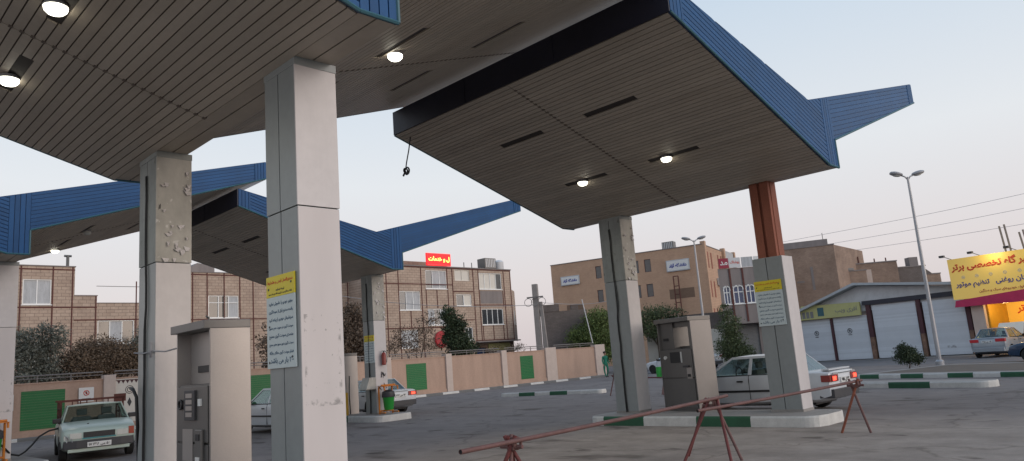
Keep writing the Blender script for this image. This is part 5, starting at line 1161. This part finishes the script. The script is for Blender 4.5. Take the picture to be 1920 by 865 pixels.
def bonnet(r, sec, L, W):
    mb = MB(); mb.prism([(3.35, -.68, .98), (3.35, .68, .98), (4.15, .62, 1.72), (4.15, -.62, 1.72)], (-.02, 0, .03)); mb.build('raised_bonnet', 'cream_board', r)
    mb = MB(); mb.tube([(3.9, .55, .85), (4.0, .55, 1.55)], .012, 5); mb.build('bonnet_stay', 'black', r)
car('silver saloon seen from behind with raised bonnet at the repair shop', (-9.35, 41.4, 0), R(84), 'car_grey', logan, (.62, 1.05, 2.4, 3.15, 1.0, 1.5, .8, .58), (.8, 3.45), tails='off', bumper='car_grey', plate='۶۸ ن ۳۱۵', extra=bonnet, pillars=(1.95,))
car('dark blue car cut by the right edge of the photo, nose pointing left', (-3.2, 35.4, 0), R(172), 'car_blue', sedan, scab, (.95, 3.6), tails='off', plate='۸۱ ج ۴۲۹', bumper='car_blue', pillars=(2.02,))
car('distant white car between the cabled column and the open dispenser', (-26.2, 43.2, 0), R(178), 'car_white', sedan, scab, (.95, 3.6), tails='off', plate='۹۲ ب ۱۳۶', pillars=(2.02,))
car('distant silver car parked behind the distant white car', (-27.6, 47.8, 0), R(176), 'car_silver', logan, (.62, 1.05, 2.4, 3.15, 1.0, 1.5, .8, .58), (.8, 3.45), tails='off', plate='۴۴ م ۵۷۲', pillars=(1.95,))

# mint pickup, nose towards the camera
pk = [(0, 0.807, 0.42, 0.86, 0.88), (0.05, 0.85, 0.36, 0.88, 0.88), (1.0, 0.861, 0.3, 0.89, 0.885), (1.9, 0.867, 0.26, 0.9, 0.905), (2.6, 0.872, 0.24, 0.94, 0.955), (3.2, 0.872, 0.24, 0.96, 0.985), (3.4, 0.872, 0.24, 0.945, 0.97), (3.95, 0.861, 0.26, 0.87, 0.895), (4.25, 0.845, 0.3, 0.8, 0.83), (4.32, 0.807, 0.34, 0.77, 0.785), (4.36, 0.763, 0.42, 0.71, 0.73)]
def pickup_extra(r, sec, L, W):
    MB().box(L - .05, L + .012, -.36, .36, .585, .725).build('grille', 'black', r)
    mb = MB()
    for i in range(5): mb.box(L + .013, L + .02, -.34, .34, .605 + i * .028, .612 + i * .028)
    mb.build('grille_bar', 'dark_plastic', r)
    MB().box(L + .0, L + .03, -.38, .38, .555, .583).build('stripe', 'teal_stripe', r); mb = MB(); mb.box(L - .0, L + .02, .0, .0, 0, 0) if False else None
    for s in (-1, 1):
        MB().box(L - .06, L + .014, min(s * .40, s * .66), max(s * .40, s * .66), .575, .72).build('headlight', 'lamp_clear', r, bevel=.01)
    o = MB().box(L - .16, L + .01, .67, .80, .58, .77).build('indicator', 'lamp_amber', r, bevel=.012)
    o2 = MB().box(L - .12, L - .0, -.79, -.68, .56, .66).build('indicator', 'lamp_clear', r, bevel=.006); o2['label'] = 'bent broken corner lamp'
    mb = MB(); mb.tube([(L + .0, -.66, .5), (L + .05, -.7, .62), (L - .05, -.78, .7)], .012, 5); mb.tube([(L + .02, -.72, .5), (L - .02, -.76, .66)], .012, 5); mb.tube([(L + .03, -.6, .5), (L + .04, -.62, .6)], .012, 5); mb.build('bent_trim', 'lamp_metal', r)
    pl = MB().box(L + .065, L + .08, -.27, .27, .35, .47).build('number_plate', 'sign_white', r)
    lt = lettering(['۵۶ س ۴۳۸ ۱۷'], 'ink_dark', pl, -.24, .24, .355, .465, 0, 'plate_lettering', .03, .95, 'C', .004); lt.rotation_euler.z = R(90); lt.location = (L + .083, 0, 0)
    mb = MB(); mb.box(L - .25, L + .02, -.7, .7, .24, .33); mb.build('front_valance', 'mint', r, bevel=.02)
    mb = MB(); x0, x1 = .05, 1.75                                         # steel rack round the load bed, higher than the cab
    for y in (-.78, .78):
        for x in (x0, .9, x1): mb.box(x - .03, x + .03, y - .03, y + .03, .88, 1.5)
        for z in (1.1, 1.3, 1.5): mb.box(x0, x1, y - .02, y + .02, z - .02, z + .02)
    mb.box(x1 - .03, x1 + .03, -.86, .86, 1.49, 1.54); mb.box(x0 - .03, x0 + .03, -.86, .86, 1.49, 1.54); mb.box(x1 - .03, x1 + .03, .55, .86, 1.4, 1.62)
    for y in (-.5, -.36, -.3, -.14, .1, .4): mb.box(x1 - .04, x1 + .04, y - .012, y + .012, 1.38, 1.5)
    mb.build('bed_rack', 'rust_beam', r)
    mb = MB(); mb.box(x0, x1 + .05, -.74, .74, .86, .89); mb.build('bed_floor', 'black', r)
    mb = MB()
    for x, y in ((L - .55, -.25), (L - .9, .2)): mb.box(x, x + .05, y - .0, y + .04, .91, .93)
    mb.build('washer_jet', 'black', r)
car('mint white old pickup facing the camera with a dark rack over its bed', (-24.25, 6.55, 0), R(-11.5), 'mint', pk, (1.85, 1.95, 2.65, 3.2, .96, 1.4, .80, .66), (.8, 3.55), tails='off', trunk=False, front=None, pillars=(), bumper='dark_plastic', extra=pickup_extra, scale=.94)

# ------------------------------------------------------------------ people, far off
def person(label, loc, rz, mats, pose=0.):
    """skinned figure about 1.72 m tall; body is one mesh, hair and cap its children"""
    J = {'pel': (0, 0, .93, .125), 'wa': (0, 0, 1.08, .12), 'ch': (0, -.01, 1.3, .145), 'nk': (0, -.01, 1.46, .055), 'nk2': (0, -.015, 1.52, .055), 'hd': (0, -.02, 1.62, .088), 'hd2': (0, -.02, 1.7, .08)}
    for s, k in ((1, 'l'), (-1, 'r')):
        st_ = pose * s
        J.update({k + 'hip': (.1 * s, 0, .88, .095), k + 'kn': (.11 * s, -.10 * st_ - .02, .49, .062), k + 'an': (.12 * s, .18 * st_ + .01, .09, .042), k + 'to': (.13 * s, .18 * st_ - .14, .035, .035),
                  k + 'sh': (.18 * s, 0, 1.4, .062), k + 'el': (.24 * s, .08 * st_ + .02, 1.12, .045), k + 'wr': (.25 * s, -.06 - .1 * abs(st_), .9, .032), k + 'ha': (.25 * s, -.09 - .1 * abs(st_), .82, .034)})
        for f_ in range(4): J[k + 'f%d' % f_] = (.25 * s + (.012 - .0) * 0, -.075 - .1 * abs(st_) - .018 * f_, .73 + .012 * abs(f_ - 1.5), .010)
        J[k + 'th'] = (.235 * s, -.14 - .1 * abs(st_), .80, .011)
    E = [('pel', 'wa'), ('wa', 'ch'), ('ch', 'nk'), ('nk', 'nk2'), ('nk2', 'hd'), ('hd', 'hd2')]
    for k in 'lr': E += [('pel', k + 'hip'), (k + 'hip', k + 'kn'), (k + 'kn', k + 'an'), (k + 'an', k + 'to'), ('ch', k + 'sh'), (k + 'sh', k + 'el'), (k + 'el', k + 'wr'), (k + 'wr', k + 'ha'), (k + 'ha', k + 'th')] + [(k + 'ha', k + 'f%d' % i) for i in range(4)]
    ks = list(J); me = bpy.data.meshes.new('person'); me.from_pydata([J[k][:3] for k in ks], [(ks.index(a), ks.index(c)) for a, c in E], []); o = bpy.data.objects.new('person', me); COL.objects.link(o)
    o.modifiers.new('s', 'SKIN'); sk = me.skin_vertices[0].data
    for i, k in enumerate(ks): sk[i].radius = (J[k][3] * (1.15 if k in ('ch', 'wa', 'pel') else 1), J[k][3] * (.8 if k in ('ch', 'wa', 'pel') else 1))
    sk[0].use_root = True; md_ = o.modifiers.new('d', 'SUBSURF'); md_.levels = md_.render_levels = 1
    bpy.context.view_layer.update(); m2 = bpy.data.meshes.new_from_object(o.evaluated_get(bpy.context.evaluated_depsgraph_get())); o.modifiers.clear(); o.data = m2
    m2.materials.clear()
    for k in mats: m2.materials.append(M[k])          # skin, top, trousers, shoes
    for p in m2.polygons:
        x, y, z = p.center; p.use_smooth = True
        p.material_index = 0 if z > 1.47 or (abs(x) > .19 and z < .9) else 3 if z < .1 else 2 if z < .95 else 1
    o.location = loc; o.rotation_euler.z = rz; tag(o, label, 'person')
    mb = MB(); mb.lathe([(.095, -.02), (.102, .05), (.08, .11), (.03, .135)], (0, .008, 1.63), n=14); h_ = mb.build('hair', 'hair', o, smooth=True)
    mb = MB(); mb.prism([(-.016, -.1, 1.60), (.016, -.1, 1.60), (0, -.1, 1.64)], (0, -.03, -.006)); mb.build('nose', mats[0], o)
    mb = MB()
    for s in (-1, 1): mb.lathe([(.001, -.012), (.012, 0), (.001, .012)], (s * .032, -.098, 1.645), n=8); 
    mb.build('eye', 'ink_dark', o); mb = MB()
    for s in (-1, 1): mb.lathe([(.005, -.03), (.02, 0), (.005, .03)], (s * .088, -.01, 1.62), n=8)
    mb.build('ear', mats[0], o)
    return o
person('person in green overalls walking beyond the right end of the peach wall', (-31.7, 40.2, 0), R(70), ['skin', 'overall_green', 'overall_green', 'black'], .6)
person('person in a dark top and pale trousers beside the distant parked cars', (-23.9, 40.2, 0), R(160), ['skin', 'cloth_dark', 'curtain', 'black'], .2)
r = thing('barrel', 'pale green barrels painted with white bands before the distant white car', 'barrel', (-25.2, 37.3, 0), 0); r.scale = (.65,) * 3
for i in range(2):
    mb = MB(); mb.lathe([(.3, 0), (.31, .3), (.29, .32), (.31, .34), (.31, .62), (.29, .64), (.3, .9)], (-.35 + .7 * i, .1 * i, 0), n=18); mb.build('drum', 'board_pale' if i else 'green_plastic', r, smooth=35)
mb = MB(); mb.lathe([(.3, 0), (.31, .3), (.29, .32), (.31, .34), (.31, .62), (.29, .64), (.3, .9)], n=18); tag(mb.build('barrel', 'yellow_paint', loc=(-24.1, 38.0, 0), smooth=35), 'yellow barrel standing right of the pale green barrels', 'barrel')

# ------------------------------------------------------------------ sky, light, camera
w = bpy.data.worlds.new('World'); S.world = w; w.use_nodes = True; t = w.node_tree; t.nodes.clear()
out = t.nodes.new('ShaderNodeOutputWorld'); bg = t.nodes.new('ShaderNodeBackground'); sk = t.nodes.new('ShaderNodeTexSky'); sk.sky_type = 'NISHITA'
SUN_AZ = R(72)      # clockwise from +Y: the glow comes from +X, right behind the camera
SUN_EL = R(5)
sk.sun_disc = False; sk.sun_elevation = SUN_EL; sk.sun_rotation = SUN_AZ; sk.air_density = 1.0; sk.dust_density = 2.2; sk.ozone_density = 1.4
bg.inputs[1].default_value = .15
# after-sunset sky: faint rose at the horizon, milky above it, blue higher up, over the Nishita base
gc = t.nodes.new('ShaderNodeTexCoord'); sx = t.nodes.new('ShaderNodeSeparateXYZ'); t.links.new(gc.outputs['Generated'], sx.inputs[0])
gr = ramp(t, sx.outputs[2], [(0.0, (.72, .64, .655)), (.10, (.83, .765, .775)), (.24, (.87, .895, .93)), (.42, (.68, .79, .91)), (.62, (.45, .60, .80)), (1.0, (.36, .50, .74))])
tw = t.nodes.new('ShaderNodeMath'); tw.operation = 'DIVIDE'; tw.inputs[0].default_value = 1; tw.inputs[1].default_value = .15
vm = t.nodes.new('ShaderNodeVectorMath'); vm.operation = 'SCALE'; t.links.new(gr, vm.inputs[0]); t.links.new(tw.outputs[0], vm.inputs['Scale'])
t.links.new(mixc(t, .88, sk.outputs[0], vm.outputs[0]), bg.inputs[0]); t.links.new(bg.outputs[0], out.inputs[0])
sl = bpy.data.lights.new('sun', 'SUN'); sl.energy = 1.5; sl.angle = R(50); sl.color = (1, .88, .8)
so = bpy.data.objects.new('sun', sl); COL.objects.link(so)
d = Vector((math.sin(SUN_AZ) * math.cos(R(14)), math.cos(SUN_AZ) * math.cos(R(14)), math.sin(R(14)))); so.rotation_euler = (-d).to_track_quat('-Z', 'Y').to_euler()
cd = bpy.data.cameras.new('camera'); co = bpy.data.objects.new('camera', cd); COL.objects.link(co); S.camera = co
F_PX, PITCH_, ROLL = 1375.2, R(10.034), R(4.374)
cd.sensor_width = 36; cd.lens = 36 * F_PX / 1920; cd.clip_end = 2000; cd.clip_start = .05
f = Vector((-math.sin(YAW) * math.cos(PITCH_), math.cos(YAW) * math.cos(PITCH_), math.sin(PITCH_))); rt_ = Vector((math.cos(YAW), math.sin(YAW), 0)); up = rt_.cross(f)
r2 = rt_ * math.cos(ROLL) - up * math.sin(ROLL); u2 = rt_ * math.sin(ROLL) + up * math.cos(ROLL)
co.matrix_world = Matrix(((r2.x, u2.x, -f.x, CAMLOC[0]), (r2.y, u2.y, -f.y, CAMLOC[1]), (r2.z, u2.z, -f.z, CAMLOC[2]), (0, 0, 0, 1)))
S.render.resolution_x, S.render.resolution_y = 1024, 461
S.view_settings.view_transform = 'Standard'; S.view_settings.look = 'None'; S.view_settings.gamma = 1; S.view_settings.exposure = 0
S.render.engine = 'CYCLES'; S.cycles.max_bounces = 6; S.cycles.transparent_max_bounces = 24
